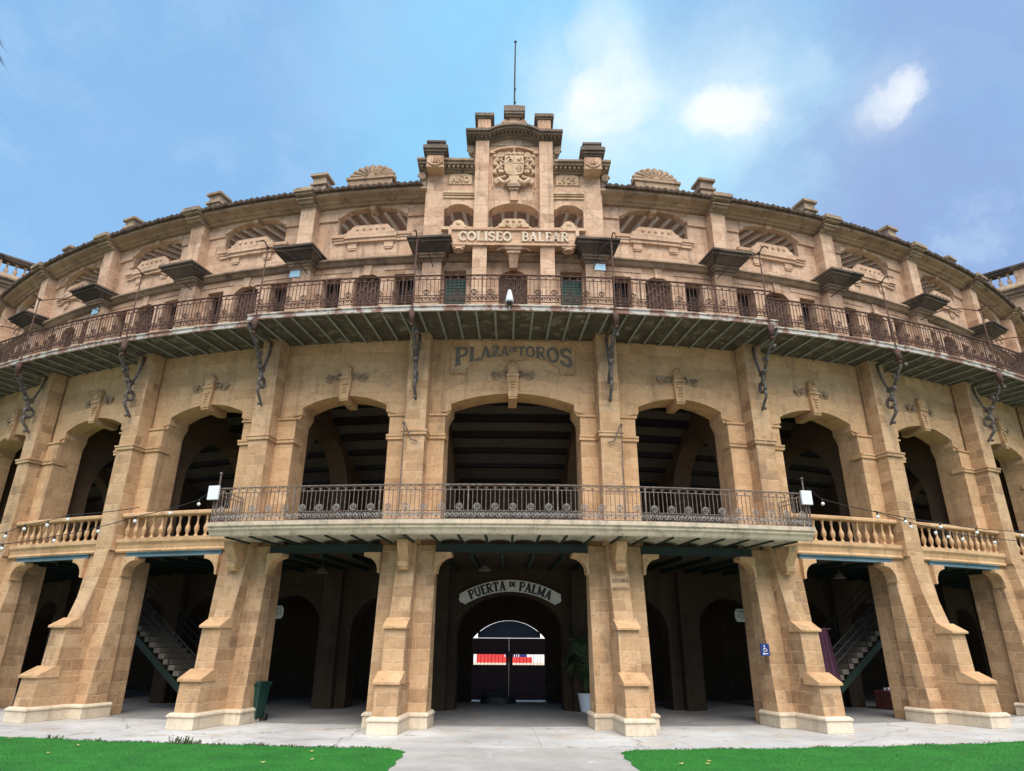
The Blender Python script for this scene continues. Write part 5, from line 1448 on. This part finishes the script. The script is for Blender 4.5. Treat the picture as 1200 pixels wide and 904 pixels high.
# strings of bulbs
def string(pts, bulbs, label, sizes=None):
    e = empty('string_lights', pts[0]); tag(e, label, 'string lights'); o = Vector(pts[0]); P = [Vector(p)-o for p in pts]
    m = MB(); fine = []
    for a, b in zip(P, P[1:]):
        for i in range(8):
            t = i/8; q = a.lerp(b, t); q.z -= .05*(b-a).length*4*t*(1-t)*.25; fine.append(q)
    fine.append(P[-1]); m.tube(fine, .012, 4); ob('wire', m, 'cable', e)
    base = None
    for b in bulbs:
        q = P[b]
        if base is None:
            m = MB(); m.ball((0, 0, -.135), .05, 8); base = ob('bulb', m, 'bulb', e, loc=q, smooth=True)
            k = MB(); k.lathe([(.022, -.09), (.026, -.02), (.018, .01)], 0, 0, 8); ob('socket', k, 'cable', base)
        else: c = dup(base, None, e); c.location = q
string([(8.59, -40.12, 6.35), (9.0, -40.05, 6.05), (10.64, -39.85, 5.72), (11.86, -39.35, 5.52), (12.77, -39.02, 5.40), (13.2, -38.90, 5.30), (13.73, -38.75, 5.26), (14.94, -38.4, 5.22), (16.48, -37.9, 5.2), (19, -36.6, 5.25)], [1, 2, 3, 4, 5, 6, 7], 'lower string of white bulbs running right from the right floodlight')
string([(10.52, -39.92, 5.75), (11.58, -39.6, 5.62), (12.81, -39.25, 5.54), (14.11, -38.9, 5.44), (16.0, -38.2, 5.47), (18.6, -36.9, 5.55)], [1, 2, 3, 4], 'thin second string of bulbs across the balustrade on the right')
string([(-8.45, -40.12, 6.35), (-8.98, -40.08, 5.88), (-9.81, -39.95, 5.64), (-10.82, -39.85, 5.42), (-12.07, -39.4, 5.19), (-13.61, -38.9, 4.98), (-15.6, -38.2, 4.83), (-18.2, -37.0, 4.8)], [1, 2, 3, 4, 5, 6], 'long sagging string of white bulbs running left from the left floodlight')
string([(-10.78, -39.85, 5.68), (-13.22, -39.1, 5.58), (-13.95, -38.87, 5.44), (-14.82, -38.56, 5.37), (-15.52, -38.3, 5.18), (-18.0, -37.2, 5.1)], [1, 2, 3, 4], 'short upper string of bulbs across the balustrade on the left')

# pale blue plates on the pilasters under the capitals
for ang, r, nm in ((-12.0, 38.56, 'left of the middle, third pilaster from the gable centre'), (4.62, 38.56, 'right beside the middle doors'), (-PIER[3]-.1, 38.56, 'far at the left end')):
    e = MB(); e.bx(-.20, .20, -.03, 0, -.13, .13)
    o = ob('number_plate', e, 'plate', None, ang, (r*sin(RD(ang)), -r*cos(RD(ang)), 14.70))
    tag(o, {-12.0: 'pale blue plate under the black capital left of the gable', 4.62: 'pale blue plate under the right capital of the gable'}.get(ang, 'pale blue plate under a black capital at the far left'), 'plate')

# pendant lamps in the ground arcade
for x, y, z, lab in ((-6.2, -36.5, 4.55, 'hanging lamp with pale shade in the bay left of the entrance'), (-.83, -37.6, 4.55, 'small white hanging lamp over the entrance passage'), (11.1, -36.0, 4.55, 'hanging lamp with pale shade before the right stair')):
    e = empty('pendant_lamp', (x, y, z)); tag(e, lab, 'lamp')
    m = MB(); m.tube([(0, 0, 0), (0, 0, -.14)], .05, 8); m.lathe([(.05, -.22), (.09, -.14), (.06, -.10)], 0, 0, 10); ob('fitting', m, 'cable', e)
    m = MB(); m.lathe([(.10, -.20), (.20, -.34), (.19, -.35)], 0, 0, 14); ob('lamp_shade', m, 'step', e)

# wall cables on the second-storey pilasters
for s in (-1, 1):
    a = RD(s*PIER[0]); m = MB()
    def L(x, r, z): return (r*sin(a)+x*cos(a), -r*cos(a)+x*sin(a), z)
    m.tube([L(-s*-.30, 39.86, 8.35), L(-s*-.30, 39.84, 8.0), L(s*.31, 39.76, 7.2), L(s*.32, 39.75, 6.2), L(s*.32, 39.75, 5.4)], .016, 5)
    m.tube([L(s*.28, 39.86, 8.33), L(s*.16, 39.86, 8.1), L(s*.08, 39.80, 7.86), L(-s*.12, 39.78, 7.8)], .022, 5)
    m.ball(L(s*.30, 39.86, 8.36), .05, 6)
    tag(ob('wall_cable', m, 'iron'), 'loose cable hanging down the pilaster %s the middle arch' % ('left of' if s < 0 else 'right of'), 'cable')

# weeds, dry leaves along the turf
random.seed(21)
spots = [(-9.5, .8), (-9.15, .6), (-8.3, .35), (-10.6, .3), (-7.2, .45), (-12.4, .4), (-6.2, .35), (-5.2, .3), (-13.8, .5), (-4.3, .25), (6.0, .22), (9.0, .22), (12.2, .3)]
for i, (deg, h) in enumerate(spots):
    r = edge_r(deg)-.02; a = RD(deg); m = MB()
    for _ in range(int(26+30*h)):
        t = random.uniform(0, 2*pi); l = random.uniform(.04, .20)*h; q = random.uniform(-.22, .22)
        bx_, by_ = q*cos(a), q*sin(a)+random.uniform(-.03, .03)
        tip = (bx_+cos(t)*l*.5, by_+sin(t)*l*.5, l)
        w = .008
        m.add([(bx_-w, by_, 0), (bx_+w, by_, 0), (tip[0]+w, tip[1], tip[2]*.7), tip], [(0, 1, 2, 3)])
        if h > .6: m.ball((tip[0], tip[1], tip[2]), .012, 4)
    o = ob('weed_tuft', m, 'weed', None, 0, (r*sin(a), -r*cos(a), .004))
    tag(o, 'small tuft of wild weeds growing in the seam between paving and turf', 'weed', 'weeds along the turf edge')
for i in range(9):
    s = -1 if i < 6 else 1
    x = s*random.uniform(2.6, 12); y = -random.uniform(43.9, 46.2) if abs(x) < 6 else -math.sqrt(max(0, random.uniform(43.8, 45.5)**2-x*x))
    m = MB(); t = random.uniform(0, 6); l = random.uniform(.05, .09)
    m.add([(l*cos(t), l*sin(t), .03), (l*.5*cos(t+1.3), l*.5*sin(t+1.3), .012), (-l*cos(t), -l*sin(t), .025), (l*.5*cos(t-1.3), l*.5*sin(t-1.3), .015)], [(0, 1, 2, 3)])
    tag(ob('fallen_leaf', m, 'dry', None, 0, (x, y, .03)), 'small dry yellow leaf lying on the bright turf', 'leaf', 'fallen leaves on the turf')
# low litter of dead leaves in the seam
m = MB(); random.seed(33)
for _ in range(900):
    deg = random.choice((random.uniform(-14, -3.4), random.uniform(-12, -5), random.uniform(3.3, 15))); r = edge_r(deg)-random.uniform(-.03, .10); a = RD(deg); l = random.uniform(.012, .04); t = random.uniform(0, 6)
    x, y = r*sin(a), -r*cos(a); z = .012
    m.add([(x+l*cos(t), y+l*sin(t), z+random.uniform(0, .02)), (x+l*cos(t+1.9), y+l*sin(t+1.9), z), (x+l*cos(t+3.9), y+l*sin(t+3.9), z+random.uniform(0, .02))], [(0, 1, 2)])
o = ob('leaf_litter', m, 'bag'); o['kind'] = 'stuff'; tag(o, 'dark crumbs of soil and dead leaf along the turf edge', 'litter')

# palm at the left, of which only frond tips reach the picture
e = empty('palm_tree', (-13.46, -48.0, 0)); tag(e, 'tall palm at the left edge with only its frond tips in view', 'palm')
m = MB(); m.tube([(0, 0, 0), (.1, .05, 4), (.15, .1, 8), (.12, .1, 12.8)], .26, 12, .18); ob('trunk', m, 'trunk', e)
m = MB(); random.seed(2)
for i in range(26): frond(m, (.12, .1, 12.8), i*2.4, random.uniform(2.3, 2.75), random.uniform(.3, 1.2), 30, .03, .6, random.uniform(.6, 1.3))
ob('crown', m, 'leaf', e)
